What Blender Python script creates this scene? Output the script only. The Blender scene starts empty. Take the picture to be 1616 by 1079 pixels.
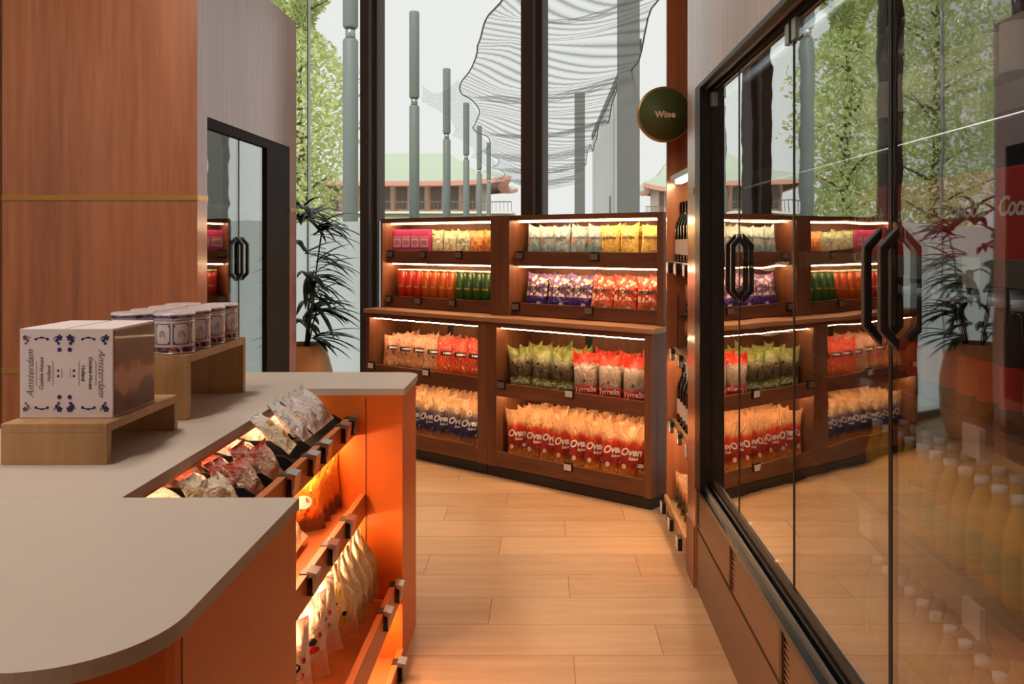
import bpy, bmesh, math, random
from mathutils import Vector, Matrix, noise
R = math.radians
SC = bpy.context.scene
COL = SC.collection

# ------------------------------------------------------------------ camera
cd = bpy.data.cameras.new('camera')
cam = bpy.data.objects.new('camera', cd)
COL.objects.link(cam)
cam.location = (0, 0, 1.4)
cam.rotation_euler = (R(90), 0, 0)
cd.sensor_width = 36.0
cd.lens = 36.0 * 1340.0 / 1616.0
cd.shift_x = -53.0 / 1616.0
cd.shift_y = -157.5 / 1616.0
cd.clip_start = 0.02
cd.clip_end = 400
SC.camera = cam

# ------------------------------------------------------------------ sky, exposure
w = bpy.data.worlds.new('sky')
SC.world = w
w.use_nodes = True
wn = w.node_tree
bgn = wn.nodes['Background']
bgn.inputs['Color'].default_value = (1.0, 0.985, 0.965, 1)
bgn.inputs['Strength'].default_value = 0.95
# hazy sun behind the building: lights the street side that faces the windows, the roof keeps it out of the shop
sd = bpy.data.lights.new('sun', 'SUN')
sd.energy = 2.6
sd.angle = R(12)
sd.color = (1.0, 0.96, 0.90)
so = bpy.data.objects.new('sun', sd)
COL.objects.link(so)
so.rotation_euler = (R(42), 0, R(-14))
SC.view_settings.view_transform = 'Standard'
SC.view_settings.look = 'None'
SC.view_settings.exposure = 0.0
SC.view_settings.gamma = 1.0
SC.view_settings.use_curve_mapping = False

# ------------------------------------------------------------------ materials
MATS = {}


def lin(r, g, b):
    f = lambda c: (c / 255 / 12.92) if c / 255 <= 0.04045 else ((c / 255 + 0.055) / 1.055) ** 2.4
    return (f(r), f(g), f(b), 1)


def base(name):
    m = bpy.data.materials.new(name)
    m.use_nodes = True
    nt = m.node_tree
    return m, nt, nt.nodes['Principled BSDF']


def N(nt, t, **kw):
    n = nt.nodes.new(t)
    for k, v in kw.items():
        if k.startswith('i_'):
            n.inputs[k[2:]].default_value = v
        else:
            setattr(n, k, v)
    return n


def L(nt, a, b):
    nt.links.new(a, b)


def plain(name, col, rough=0.5, metal=0.0, spec=0.5, coat=0.0):
    if name in MATS:
        return MATS[name]
    m, nt, b = base(name)
    b.inputs['Base Color'].default_value = col
    b.inputs['Roughness'].default_value = rough
    b.inputs['Metallic'].default_value = metal
    b.inputs['Specular IOR Level'].default_value = spec
    b.inputs['Coat Weight'].default_value = coat
    # slight unevenness of the gloss
    nz = N(nt, 'ShaderNodeTexNoise', i_Scale=14.0)
    mr = N(nt, 'ShaderNodeMapRange')
    mr.inputs['To Min'].default_value = max(0.02, rough - 0.05)
    mr.inputs['To Max'].default_value = min(1, rough + 0.05)
    L(nt, nz.outputs['Fac'], mr.inputs['Value'])
    L(nt, mr.outputs['Result'], b.inputs['Roughness'])
    MATS[name] = m
    return m


def emit(name, col, strength):
    m, nt, b = base(name)
    b.inputs['Base Color'].default_value = (0.8, 0.8, 0.8, 1)
    b.inputs['Emission Color'].default_value = col
    b.inputs['Emission Strength'].default_value = strength
    MATS[name] = m
    return m


def wood(name, c1, c2, rough=0.35, scale=(1, 1, 0.06), fine=26.0, coat=0.0, spec=0.5):
    """laminate: streaks stretched along one world axis"""
    m, nt, b = base(name)
    geo = N(nt, 'ShaderNodeNewGeometry')
    mp = N(nt, 'ShaderNodeMapping')
    mp.inputs['Scale'].default_value = scale
    L(nt, geo.outputs['Position'], mp.inputs['Vector'])
    n1 = N(nt, 'ShaderNodeTexNoise', i_Scale=fine, i_Detail=5.0, i_Roughness=0.65)
    n2 = N(nt, 'ShaderNodeTexNoise', i_Scale=fine * 0.16, i_Detail=3.0, i_Distortion=0.6)
    L(nt, mp.outputs[0], n1.inputs['Vector'])
    L(nt, mp.outputs[0], n2.inputs['Vector'])
    mx = N(nt, 'ShaderNodeMix', data_type='FLOAT')
    mx.inputs[0].default_value = 0.5
    L(nt, n1.outputs['Fac'], mx.inputs[2])
    L(nt, n2.outputs['Fac'], mx.inputs[3])
    cr = N(nt, 'ShaderNodeValToRGB')
    cr.color_ramp.elements[0].position = 0.36
    cr.color_ramp.elements[0].color = c1
    cr.color_ramp.elements[1].position = 0.64
    cr.color_ramp.elements[1].color = c2
    L(nt, mx.outputs[0], cr.inputs['Fac'])
    L(nt, cr.outputs['Color'], b.inputs['Base Color'])
    b.inputs['Roughness'].default_value = rough
    b.inputs['Specular IOR Level'].default_value = spec
    b.inputs['Coat Weight'].default_value = coat
    b.inputs['Coat Roughness'].default_value = 0.2
    b.inputs['Coat IOR'].default_value = 1.5 + 0.35 * coat
    bp = N(nt, 'ShaderNodeBump', i_Strength=0.06, i_Distance=0.002)
    L(nt, n1.outputs['Fac'], bp.inputs['Height'])
    L(nt, bp.outputs['Normal'], b.inputs['Normal'])
    MATS[name] = m
    return m


WALNUT = wood('walnut laminate', lin(142, 84, 54), lin(188, 118, 78), rough=0.38, coat=1.0)
CABINET = wood('dark walnut veneer', lin(98, 58, 37), lin(138, 86, 55), rough=0.48)
CABH = wood('dark walnut veneer along', lin(92, 53, 34), lin(132, 80, 51), rough=0.45, scale=(0.12, 0.12, 1))
LEDGE = wood('light walnut ledge', lin(170, 118, 80), lin(200, 148, 106), rough=0.4, scale=(0.12, 0.12, 1))
OAK = wood('oak veneer', lin(160, 120, 78), lin(196, 156, 110), rough=0.5, scale=(1, 1, 0.07))
ORANGE = plain('orange laminate', lin(222, 109, 28), 0.42)
RAILO = plain('rust orange rail', lin(198, 112, 54), 0.42)
COUNTER = plain('greige solid surface', lin(198, 187, 176), 0.5, 0, 0.3)
BLACK = plain('black metal', lin(26, 23, 22), 0.38, 0.0)
DARKFR = plain('matt dark brown frame', lin(34, 24, 20), 0.7, 0.0, 0.2)
BLACKG = plain('black gloss metal', lin(22, 20, 20), 0.22, 0.3)
TRAYBLK = plain('black tray', lin(24, 20, 18), 0.5)
BROWNMET = wood('bronze anodised frame', lin(56, 46, 40), lin(80, 66, 58), rough=0.4, fine=8)
FRIDGEP = wood('brown fridge panel', lin(92, 62, 42), lin(110, 76, 52), rough=0.4, scale=(1, 0.06, 1), fine=14)
STEEL = plain('brushed steel', lin(170, 168, 164), 0.3, 0.9)
BRASS = plain('brass', lin(214, 172, 100), 0.35, 0.85)
WHITE = plain('white enamel', lin(235, 232, 226), 0.4)
CEIL = plain('white ceiling', lin(225, 222, 215), 0.8)
PLASTER = plain('grey plaster', lin(170, 160, 150), 0.8)
TAGW = plain('price label white', lin(225, 215, 205), 0.4)
TAGG = plain('price label grey', lin(120, 105, 98), 0.4)
LED = emit('warm led', (1.0, 0.64, 0.34, 1), 42.0)
LEDC = emit('counter led', (1.0, 0.70, 0.40, 1), 44.0)
LEDT = emit('tray led', (1.0, 0.74, 0.48, 1), 11.0)
LAMP = emit('ceiling lamp', (1.0, 0.88, 0.76, 1), 100.0)
FRIDGE_FILL = emit('added fridge led', (0.9, 0.95, 1.0, 1), 2.0)  # for strips added inside the drinks fridge to make its stock visible


def glass_pane(name, tint, wave, lo, power, gain):
    """thin pane: mirror share by Fresnel, the rest passes straight through"""
    m, nt, b = base(name)
    out = nt.nodes['Material Output']
    nt.nodes.remove(b)
    gg = N(nt, 'ShaderNodeNewGeometry')
    dp = N(nt, 'ShaderNodeVectorMath', operation='DOT_PRODUCT')
    L(nt, gg.outputs['Incoming'], dp.inputs[0])
    L(nt, gg.outputs['Normal'], dp.inputs[1])
    ab = N(nt, 'ShaderNodeMath', operation='ABSOLUTE')
    L(nt, dp.outputs['Value'], ab.inputs[0])
    om = N(nt, 'ShaderNodeMath', operation='SUBTRACT')
    om.inputs[0].default_value = 1.0
    L(nt, ab.outputs[0], om.inputs[1])
    fr = N(nt, 'ShaderNodeMath', operation='POWER')
    fr.inputs[1].default_value = power
    L(nt, om.outputs[0], fr.inputs[0])
    mul = N(nt, 'ShaderNodeMath', operation='MULTIPLY_ADD', use_clamp=True)
    mul.inputs[1].default_value = gain
    mul.inputs[2].default_value = lo
    tr = N(nt, 'ShaderNodeBsdfTransparent')
    tr.inputs['Color'].default_value = tint
    gl = N(nt, 'ShaderNodeBsdfGlossy', i_Roughness=0.0)
    gl.inputs['Color'].default_value = (0.96, 0.97, 0.96, 1)
    if wave:
        geo = N(nt, 'ShaderNodeNewGeometry')
        mp = N(nt, 'ShaderNodeMapping')
        mp.inputs['Scale'].default_value = (1, 1.0, 4.0)
        nz = N(nt, 'ShaderNodeTexNoise', i_Scale=2.4, i_Detail=1.0)
        bp = N(nt, 'ShaderNodeBump', i_Strength=wave, i_Distance=0.006)
        L(nt, geo.outputs['Position'], mp.inputs['Vector'])
        L(nt, mp.outputs[0], nz.inputs['Vector'])
        L(nt, nz.outputs['Fac'], bp.inputs['Height'])
        L(nt, bp.outputs['Normal'], gl.inputs['Normal'])
    mx = N(nt, 'ShaderNodeMixShader')
    L(nt, fr.outputs[0], mul.inputs[0])
    L(nt, mul.outputs[0], mx.inputs[0])
    L(nt, tr.outputs[0], mx.inputs[1])
    L(nt, gl.outputs[0], mx.inputs[2])
    L(nt, mx.outputs[0], out.inputs['Surface'])
    MATS[name] = m
    return m


DOORGL = glass_pane('fridge door glass', (0.80, 0.82, 0.81, 1), 0.10, 0.05, 4.0, 2.0)
WINGL = glass_pane('window glass', (0.96, 0.98, 0.97, 1), 0, 0.03, 5.0, 0.9)


def frosted():
    m, nt, b = base('frosted film')
    out = nt.nodes['Material Output']
    tl = N(nt, 'ShaderNodeBsdfTranslucent')
    tl.inputs['Color'].default_value = (0.90, 0.97, 0.95, 1)
    df = N(nt, 'ShaderNodeBsdfDiffuse')
    df.inputs['Color'].default_value = (0.75, 0.80, 0.78, 1)
    mx = N(nt, 'ShaderNodeMixShader')
    mx.inputs[0].default_value = 0.25
    L(nt, tl.outputs[0], mx.inputs[1])
    L(nt, df.outputs[0], mx.inputs[2])
    L(nt, mx.outputs[0], out.inputs['Surface'])
    return m


FROST = frosted()


def floor_mat():
    m, nt, b = base('oak floor planks')
    geo = N(nt, 'ShaderNodeNewGeometry')
    sp = N(nt, 'ShaderNodeSeparateXYZ')
    L(nt, geo.outputs['Position'], sp.inputs[0])

    def M(op, a, bb=None, c=None):
        n = N(nt, 'ShaderNodeMath', operation=op)
        for i, v in enumerate((a, bb, c)):
            if v is None:
                continue
            if isinstance(v, (int, float)):
                n.inputs[i].default_value = v
            else:
                L(nt, v, n.inputs[i])
        return n.outputs[0]
    W, LEN = 0.232, 0.915
    rowf = M('DIVIDE', M('SUBTRACT', sp.outputs['Y'], 2.878), W)
    row = M('FLOOR', rowf)
    fy = M('FRACT', rowf)
    u = M('DIVIDE', M('SUBTRACT', M('ADD', sp.outputs['X'], 0.515), M('MULTIPLY', M('SUBTRACT', row, 3.0), LEN / 3)), LEN)
    cell = M('FLOOR', u)
    fx = M('FRACT', u)
    ex = M('MULTIPLY', M('MINIMUM', fx, M('SUBTRACT', 1.0, fx)), LEN)
    ey = M('MULTIPLY', M('MINIMUM', fy, M('SUBTRACT', 1.0, fy)), W)
    edge = M('MINIMUM', ex, ey)
    line = M('LESS_THAN', edge, 0.0016)
    cmb = N(nt, 'ShaderNodeCombineXYZ')
    L(nt, cell, cmb.inputs[0])
    L(nt, row, cmb.inputs[1])
    wn_ = N(nt, 'ShaderNodeTexWhiteNoise', noise_dimensions='3D')
    L(nt, cmb.outputs[0], wn_.inputs['Vector'])
    mp = N(nt, 'ShaderNodeMapping')
    mp.inputs['Scale'].default_value = (0.9, 9.0, 1)
    va = N(nt, 'ShaderNodeVectorMath', operation='MULTIPLY_ADD')
    L(nt, wn_.outputs['Color'], va.inputs[0])
    va.inputs[1].default_value = (7, 7, 7)
    L(nt, geo.outputs['Position'], va.inputs[2])
    L(nt, va.outputs[0], mp.inputs['Vector'])
    n1 = N(nt, 'ShaderNodeTexNoise', i_Scale=2.2, i_Detail=6.0, i_Roughness=0.6)
    L(nt, mp.outputs[0], n1.inputs['Vector'])
    f = M('ADD', M('MULTIPLY', n1.outputs['Fac'], 0.7), M('MULTIPLY', wn_.outputs['Value'], 0.3))
    cr = N(nt, 'ShaderNodeValToRGB')
    cr.color_ramp.elements[0].position = 0.3
    cr.color_ramp.elements[0].color = lin(188, 146, 106)
    cr.color_ramp.elements[1].position = 0.68
    cr.color_ramp.elements[1].color = lin(216, 176, 134)
    L(nt, f, cr.inputs['Fac'])
    mx = N(nt, 'ShaderNodeMix', data_type='RGBA')
    L(nt, line, mx.inputs[0])
    L(nt, cr.outputs['Color'], mx.inputs[6])
    mx.inputs[7].default_value = lin(140, 98, 66)
    L(nt, mx.outputs[2], b.inputs['Base Color'])
    b.inputs['Roughness'].default_value = 0.42
    return m


FLOOR = floor_mat()


# ------------------------------------------------------------------ mesh builder
class MB:
    def __init__(self):
        self.v, self.f, self.mi, self.sm = [], [], [], []
        self.uv = {}
        self.mats = []

    def mat(self, m):
        if m not in self.mats:
            self.mats.append(m)
        return self.mats.index(m)

    def add(self, vs, fs, m, smooth=False, M=None):
        o = len(self.v)
        k = self.mat(m)
        for p in vs:
            p = Vector(p)
            self.v.append(M @ p if M is not None else p)
        for f in fs:
            self.f.append([o + i for i in f])
            self.mi.append(k)
            self.sm.append(smooth)
        return self

    def box(self, x0, x1, y0, y1, z0, z1, m, M=None):
        vs = [(x, y, z) for x in (x0, x1) for y in (y0, y1) for z in (z0, z1)]
        fs = [(0, 1, 3, 2), (4, 6, 7, 5), (0, 4, 5, 1), (2, 3, 7, 6), (0, 2, 6, 4), (1, 5, 7, 3)]
        return self.add(vs, fs, m, False, M)

    def prism(self, pts, axis_from, axis_to, m, M=None):
        """pts: 2-D outline in xy extruded along z"""
        n = len(pts)
        vs = [(p[0], p[1], axis_from) for p in pts] + [(p[0], p[1], axis_to) for p in pts]
        fs = [tuple(range(n - 1, -1, -1)), tuple(range(n, 2 * n))]
        fs += [(i, (i + 1) % n, n + (i + 1) % n, n + i) for i in range(n)]
        return self.add(vs, fs, m, False, M)

    def lathe(self, prof, m, seg=24, M=None, cap=True):
        vs, fs = [], []
        for r, z in prof:
            for i in range(seg):
                a = 2 * math.pi * i / seg
                vs.append((r * math.cos(a), r * math.sin(a), z))
        for k in range(len(prof) - 1):
            for i in range(seg):
                j = (i + 1) % seg
                fs.append((k * seg + i, k * seg + j, (k + 1) * seg + j, (k + 1) * seg + i))
        if cap:
            fs.append(tuple(range(seg - 1, -1, -1)))
            fs.append(tuple((len(prof) - 1) * seg + i for i in range(seg)))
        return self.add(vs, fs, m, True, M)

    def tube(self, pts, rad, m, seg=8, M=None):
        pts = [Vector(p) for p in pts]
        rads = rad if isinstance(rad, (list, tuple)) else [rad] * len(pts)
        vs, fs = [], []
        for k, p in enumerate(pts):
            t = (pts[min(k + 1, len(pts) - 1)] - pts[max(k - 1, 0)]).normalized()
            up = Vector((0, 0, 1)) if abs(t.z) < 0.9 else Vector((1, 0, 0))
            a = t.cross(up).normalized()
            b = t.cross(a).normalized()
            for i in range(seg):
                q = 2 * math.pi * i / seg
                vs.append(p + (a * math.cos(q) + b * math.sin(q)) * rads[k])
        for k in range(len(pts) - 1):
            for i in range(seg):
                j = (i + 1) % seg
                fs.append((k * seg + i, (k + 1) * seg + i, (k + 1) * seg + j, k * seg + j))
        fs.append(tuple(range(seg)))
        fs.append(tuple((len(pts) - 1) * seg + i for i in range(seg - 1, -1, -1)))
        return self.add(vs, fs, m, True, M)

    def mesh(self, name, inv=None):
        me = bpy.data.meshes.new(name)
        vs = [(inv @ p) if inv is not None else p for p in self.v]
        me.from_pydata([tuple(p) for p in vs], [], self.f)
        for m in self.mats:
            me.materials.append(m)
        me.polygons.foreach_set('material_index', self.mi)
        me.polygons.foreach_set('use_smooth', self.sm)
        if self.uv:
            lay = me.uv_layers.new(name='UVMap')
            for li, lp in enumerate(me.loops):
                lay.data[li].uv = self.uv.get(lp.vertex_index, (0, 0))
        bm = bmesh.new()
        bm.from_mesh(me)
        if not self.uv:
            bmesh.ops.recalc_face_normals(bm, faces=bm.faces)
        bm.to_mesh(me)
        bm.free()
        me.update()
        return me

    def build(self, name, parent=None, bevel=0.0):
        inv = None
        if parent is not None:
            inv = root_matrix(parent).inverted()
        me = self.mesh(name, inv)
        o = bpy.data.objects.new(name, me)
        COL.objects.link(o)
        if parent is not None:
            o.parent = parent
        if bevel:
            md = o.modifiers.new('edge', 'BEVEL')
            md.width = bevel
            md.segments = 2
            md.limit_method = 'ANGLE'
        return o


def root_matrix(o):
    m = o.matrix_basis.copy()
    while o.parent is not None:
        o = o.parent
        m = o.matrix_basis @ m
    return m


def tag(o, label=None, cat=None, group=None, kind=None):
    if label:
        o['label'] = label
    if cat:
        o['category'] = cat
    if group:
        o['group'] = group
    if kind:
        o['kind'] = kind
    return o


def thing(name, label, cat, loc=(0, 0, 0), rz=0.0, group=None):
    o = bpy.data.objects.new(name, None)
    o.empty_display_size = 0.05
    o.location = loc
    o.rotation_euler = (0, 0, rz)
    COL.objects.link(o)
    return tag(o, label, cat, group)


def struct(mb, name, bevel=0.0):
    return tag(mb.build(name, None, bevel), kind='structure')


def dup(o, loc=None, rot=None, label=None, group=None):
    c = o.copy()
    COL.objects.link(c)
    for ch in list(o.children):
        k = ch.copy()
        COL.objects.link(k)
        k.parent = c
        for g in list(ch.children):
            q = g.copy()
            COL.objects.link(q)
            q.parent = k
    if loc is not None:
        c.location = loc
    if rot is not None:
        c.rotation_euler = rot
    if label:
        c['label'] = label
    if group:
        c['group'] = group
    return c


ORD = ['first', 'second', 'third', 'fourth', 'fifth', 'sixth', 'seventh', 'eighth', 'ninth', 'tenth', 'eleventh', 'twelfth', 'thirteenth',
       'fourteenth', 'fifteenth', 'sixteenth', 'seventeenth', 'eighteenth']


def text_geo(body, size=1.0, shear=0.0, offset=0.0, space=1.0, res=3):
    """flat outline of a word: vertices (x right, y up, centred) and faces"""
    cu = bpy.data.curves.new('word', 'FONT')
    cu.body = body
    cu.size = size
    cu.shear = shear
    cu.offset = offset
    cu.space_character = space
    cu.resolution_u = res
    cu.align_x = 'CENTER'
    cu.align_y = 'CENTER'
    ob = bpy.data.objects.new('word', cu)
    COL.objects.link(ob)
    dg = bpy.context.evaluated_depsgraph_get()
    me = bpy.data.meshes.new_from_object(ob.evaluated_get(dg))
    vs = [v.co.copy() for v in me.vertices]
    fs = [tuple(p.vertices) for p in me.polygons]
    bpy.data.objects.remove(ob)
    bpy.data.curves.remove(cu)
    bpy.data.meshes.remove(me)
    if vs:
        xs = [v.x for v in vs]
        ys = [v.y for v in vs]
        cx, cy = (min(xs) + max(xs)) / 2, (min(ys) + max(ys)) / 2
        vs = [Vector((v.x - cx, v.y - cy, 0)) for v in vs]
    return vs, fs


# ================================================================== THE SETTING
TH = math.atan2(1.343, 1.771)
P0 = Vector((0.552, 4.431, 0))
D = Vector((-math.cos(TH), math.sin(TH), 0))      # along the shelving, away from the wine bay
NN = Vector((math.sin(TH), math.cos(TH), 0))      # away from the shop, towards the window
# frame: x = distance along D, y = depth along NN, z up (mirrored on purpose, faces are re-oriented)
SM = Matrix(((D.x, NN.x, 0, P0.x), (D.y, NN.y, 0, P0.y), (0, 0, 1, 0), (0, 0, 0, 1)))
YA = -TH                                          # turn of things that face out of the shelving


def SW(s, off, z):
    return SM @ Vector((s, off, z))


WOFF = 0.5                                        # window glass behind the shelving
CEIL_Z = 3.7
wa, wb = SW(-0.70, WOFF, 0), SW(6.1, WOFF, 0)
plan = [(-4.0, -4.0), (1.42, -4.0), (1.42, wa.y), (wb.x, wb.y), (-4.0, wb.y)]
struct(MB().prism(plan, -0.08, 0.0, FLOOR), 'floor')
struct(MB().prism(plan, CEIL_Z, CEIL_Z + 0.1, CEIL), 'ceiling')
struct(MB().box(-4.1, 1.5, -4.1, -4.0, 0, CEIL_Z, PLASTER), 'wall_back')
XG, XW, XL = 0.655, 0.606, -1.64
# right wall: pale laminate above the glass-door fridge, pillar, and the part beside the camera
m = MB()
m.box(XW, 1.4, 0.30, 3.44, 2.022, CEIL_Z, WALNUT)
m.box(XW, 1.4, 3.44, 3.625, 0, CEIL_Z, WALNUT)
m.box(XW, 1.4, -4.0, 0.30, 0, CEIL_Z, WALNUT)
struct(m, 'wall_right')
m = MB()
m.box(XW - 0.006, XW - 0.0005, 3.44, 3.622, 0.0, 0.245, CABINET)
struct(m, 'baseboard_right')
# left: column that faces the shop, header over the fridge, end post
m = MB()
m.box(-2.56, XL, 4.0, 4.115, 0, 2.84, WALNUT)
m.box(-2.56, XL, 4.115, 5.44, 2.008, 2.84, WALNUT)
m.box(-2.56, XL, 5.44, 5.585, 0, 2.84, WALNUT)
struct(m, 'wall_left')
struct(MB().box(-4.0, -2.563, 4.5, 4.6, 0, 2.84, CABINET), 'wall_side')
struct(MB().box(-4.1, -4.0, -4.0, wb.y, 0, CEIL_Z, PLASTER), 'wall_far_left')
k = 0
for z in (1.609, 0.794):
    k += 1
    struct(MB().box(-2.56, XL + 0.002, 3.9955, 4.0005, z - 0.012, z + 0.012, BRASS).box(XL - 0.003, XL + 0.003, 3.996, 4.114, z - 0.012, z + 0.012, BRASS), 'trim_%d' % k)
struct(MB().box(XL - 0.003, XL + 0.003, 5.442, 5.584, 1.597, 1.621, BRASS), 'trim_3')
struct(MB().box(XW - 0.003, XW + 0.003, 3.47, 3.624, 1.597, 1.621, BRASS).box(XW, XW + 0.08, 3.622, 3.628, 1.597, 1.621, BRASS), 'trim_4')
# windows: three tall panes between dark mullions, frosted film on the lower part
edges = [(-0.62, -0.36), (1.112, 1.212), (2.68, 2.78), (4.9, 5.0)]
FR_Z = 1.56
for i in range(3):
    s0, s1 = edges[i][1], edges[i + 1][0]
    f = MB()
    f.box(s0, s1, WOFF - 0.035, WOFF + 0.035, 0.0, 0.06, BROWNMET, SM)
    f.box(s0, s1, WOFF - 0.035, WOFF + 0.035, CEIL_Z - 0.07, CEIL_Z, BROWNMET, SM)
    f.box(s0, s0 + 0.035, WOFF - 0.03, WOFF + 0.03, 0.06, CEIL_Z - 0.07, STEEL, SM)
    f.box(s1 - 0.035, s1, WOFF - 0.03, WOFF + 0.03, 0.06, CEIL_Z - 0.07, BROWNMET, SM)
    wf = struct(f, 'window_%d' % (i + 1))
    g = MB().box(s0 + 0.035, s1 - 0.035, WOFF - 0.005, WOFF + 0.005, 0.06, CEIL_Z - 0.07, WINGL, SM).build('pane', wf)
    MB().add([(s0 + 0.035, WOFF - 0.006, 0.06), (s1 - 0.035, WOFF - 0.006, 0.06), (s1 - 0.035, WOFF - 0.006, FR_Z), (s0 + 0.035, WOFF - 0.006, FR_Z)], [(0, 1, 2, 3)], FROST, False, SM).build('frosted_film', wf)
    if i == 2:
        MB().box(3.495, 3.511, WOFF - 0.012, WOFF + 0.012, 0.06, CEIL_Z - 0.07, STEEL, SM).build('glazing_bar', wf)
for i, (a, b_) in enumerate(edges):
    struct(MB().box(a, b_, 0.42, 0.58, 0, CEIL_Z, BROWNMET, SM), 'trim_%d' % (i + 5))

# ------------------------------------------------------------------ ceiling lights of the shop
spots = [(-1.5, 1.6), (-1.7, 2.7), (-2.6, 0.4), (-2.6, -1.2)]
where = ['over the near end of the orange counter', 'over the far end of the orange counter', 'over the shop floor behind the counter',
         'over the shop floor near the back wall']
for i, (x, y) in enumerate(spots):
    t = thing('ceiling_light', 'round white recessed ceiling light ' + where[i], 'ceiling light', (x, y, CEIL_Z), 0, 'ceiling lights')
    MB().lathe([(0.20, CEIL_Z - 0.001), (0.20, CEIL_Z - 0.03), (0.165, CEIL_Z - 0.035), (0.165, CEIL_Z - 0.012)], WHITE, 28, Matrix.Translation((x, y, 0)), False).build('housing', t)
    MB().lathe([(0.16, CEIL_Z - 0.012), (0.16, CEIL_Z - 0.02)], LAMP, 28, Matrix.Translation((x, y, 0))).build('diffuser', t)

# ================================================================== SHELVING BY THE WINDOW
def sbox(mb, s0, s1, o0, o1, z0, z1, m):
    return mb.box(s0, s1, o0, o1, z0, z1, m, SM)


def price_tag(parent, s, off, z, white):
    h = MB()
    sbox(h, s - 0.026, s + 0.026, off - 0.016, off, z - 0.045, z + 0.006, BLACK)
    t = h.build('price_tag_holder', parent, 0.002)
    l = MB()
    A = [(s - 0.024, off - 0.017, z - 0.038), (s + 0.024, off - 0.017, z - 0.038), (s + 0.024, off - 0.017, z - 0.004), (s - 0.024, off - 0.017, z - 0.004)]
    B = [(p[0], p[1] - 0.002, p[2]) for p in A]
    l.add(A + B, [(0, 1, 2, 3), (7, 6, 5, 4), (0, 4, 5, 1), (1, 5, 6, 2), (2, 6, 7, 3), (3, 7, 4, 0)], TAGW if white else TAGG, False, SM)
    l.build('price_label', t)


def led_bar(parent, s0, s1, off, z):
    sbox(MB(), s0, s1, off, off + 0.014, z - 0.006, z + 0.001, LED).build('led_strip', parent)


def cabinet(name, label, s0, s1, off, depth, z0, z1, pl, pr, decks, leds, tags, plinth):
    """s0..s1 outer width; pl/pr panel widths on the far (large s) and near side; decks: (lip bottom, lip top, lip offset, floor z)"""
    base_p = SW((s0 + s1) / 2, off + depth / 2, z0)
    t = thing(name, label, 'shelf cabinet', base_p, YA)
    back = off + depth
    zb = z0 + plinth
    if plinth:
        sbox(MB(), s0 + 0.002, s1 - 0.002, off + 0.004, back - 0.01, z0, zb, BLACK).build('plinth', t)
    sbox(MB(), s0, s0 + pr, off, back, zb, z1, CABINET).build('side_panel', t, 0.002)
    sbox(MB(), s1 - pl, s1, off, back, zb, z1, CABINET).build('side_panel', t, 0.002)
    sbox(MB(), s0 + pr, s1 - pl, back - 0.018, back, zb, z1, CABINET).build('back_panel', t)
    sbox(MB(), s0 + pr, s1 - pl, off, back - 0.018, z1 - 0.03, z1, CABH).build('top_panel', t, 0.002)
    if plinth:
        sm_ = (s0 + pr + s1 - pl) / 2 + 0.10
        sbox(MB(), sm_ - 0.025, sm_ + 0.025, back - 0.0205, back - 0.0182, zb + 0.02, z1 - 0.05, BLACK).build('cable_slot', t)
    for i, (lb, lt, lo, fz) in enumerate(decks):
        b = MB()
        sbox(b, s0 + pr, s1 - pl, off + lo, back - 0.018, fz - 0.02, fz, CABH)
        sh = b.build('shelf_board', t)
        sbox(MB(), s0 + pr, s1 - pl, off + lo - 0.018, off + lo, lb, lt, CABH).build('shelf_lip', sh, 0.002)
    for (lo, z) in leds:
        led_bar(t, s0 + pr + 0.012, s1 - pl - 0.012, off + lo, z)
    for s, lo, z, wh in tags:
        price_tag(t, s, off + lo - 0.018, z, wh)
    return t


SPL = 1.137
cabinet('shelf_cabinet', 'lower walnut shelf cabinet next to the wine bay, holding two decks of chips bags', 0.0, SPL - 0.001, 0.0, 0.40, 0.0, 0.92, 0.074, 0.043,
        [(0.062, 0.152, 0.018, 0.10), (0.482, 0.562, 0.018, 0.505)], [(0.03, 0.888), (0.05, 0.480)],
        [(1.013, 0.018, 0.575, False), (0.518, 0.018, 0.575, True), (0.527, 0.018, 0.165, True)], 0.058)
cabinet('shelf_cabinet', 'lower walnut shelf cabinet next to the dark window mullion, half hidden by the counter end', SPL + 0.001, 2.225, 0.0, 0.40, 0.0, 0.92, 0.034, 0.074,
        [(0.062, 0.160, 0.018, 0.10), (0.490, 0.578, 0.018, 0.51)], [(0.03, 0.888), (0.05, 0.486)],
        [(2.160, 0.018, 0.59, True), (1.641, 0.018, 0.59, True)], 0.058)
led_u = [(0.07, 1.526), (0.08, 1.252)]
cabinet('shelf_cabinet', 'upper walnut shelf cabinet by the wine bay, pale snack bags on its top deck', -0.004, SPL - 0.001, 0.12, 0.28, 0.952, 1.562, 0.074, 0.04,
        [(0.954, 1.030, 0.06, 0.972), (1.254, 1.343, 0.075, 1.28)], led_u,
        [(1.017, 0.075, 1.338, False), (0.468, 0.075, 1.338, False), (1.035, 0.06, 1.028, False), (0.498, 0.06, 1.028, False)], 0.0)
cabinet('shelf_cabinet', 'upper walnut shelf cabinet by the dark mullion, snack tubes on its lower deck', SPL + 0.001, 2.215, 0.12, 0.28, 0.952, 1.562, 0.018, 0.074,
        [(0.954, 1.030, 0.06, 0.972), (1.254, 1.343, 0.075, 1.28)], led_u,
        [(2.17, 0.075, 1.338, False), (1.851, 0.075, 1.338, False), (1.522, 0.075, 1.338, False), (2.165, 0.06, 1.028, False), (1.879, 0.06, 1.028, False), (1.565, 0.06, 1.028, False)], 0.0)
t = thing('ledge_board', 'light walnut ledge board running across the two lower shelf cabinets', 'shelf', SW(1.1, 0.2, 0.92), YA)
sbox(MB(), -0.03, 2.232, -0.02, 0.40, 0.921, 0.951, LEDGE).build('board', t, 0.006)

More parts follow.
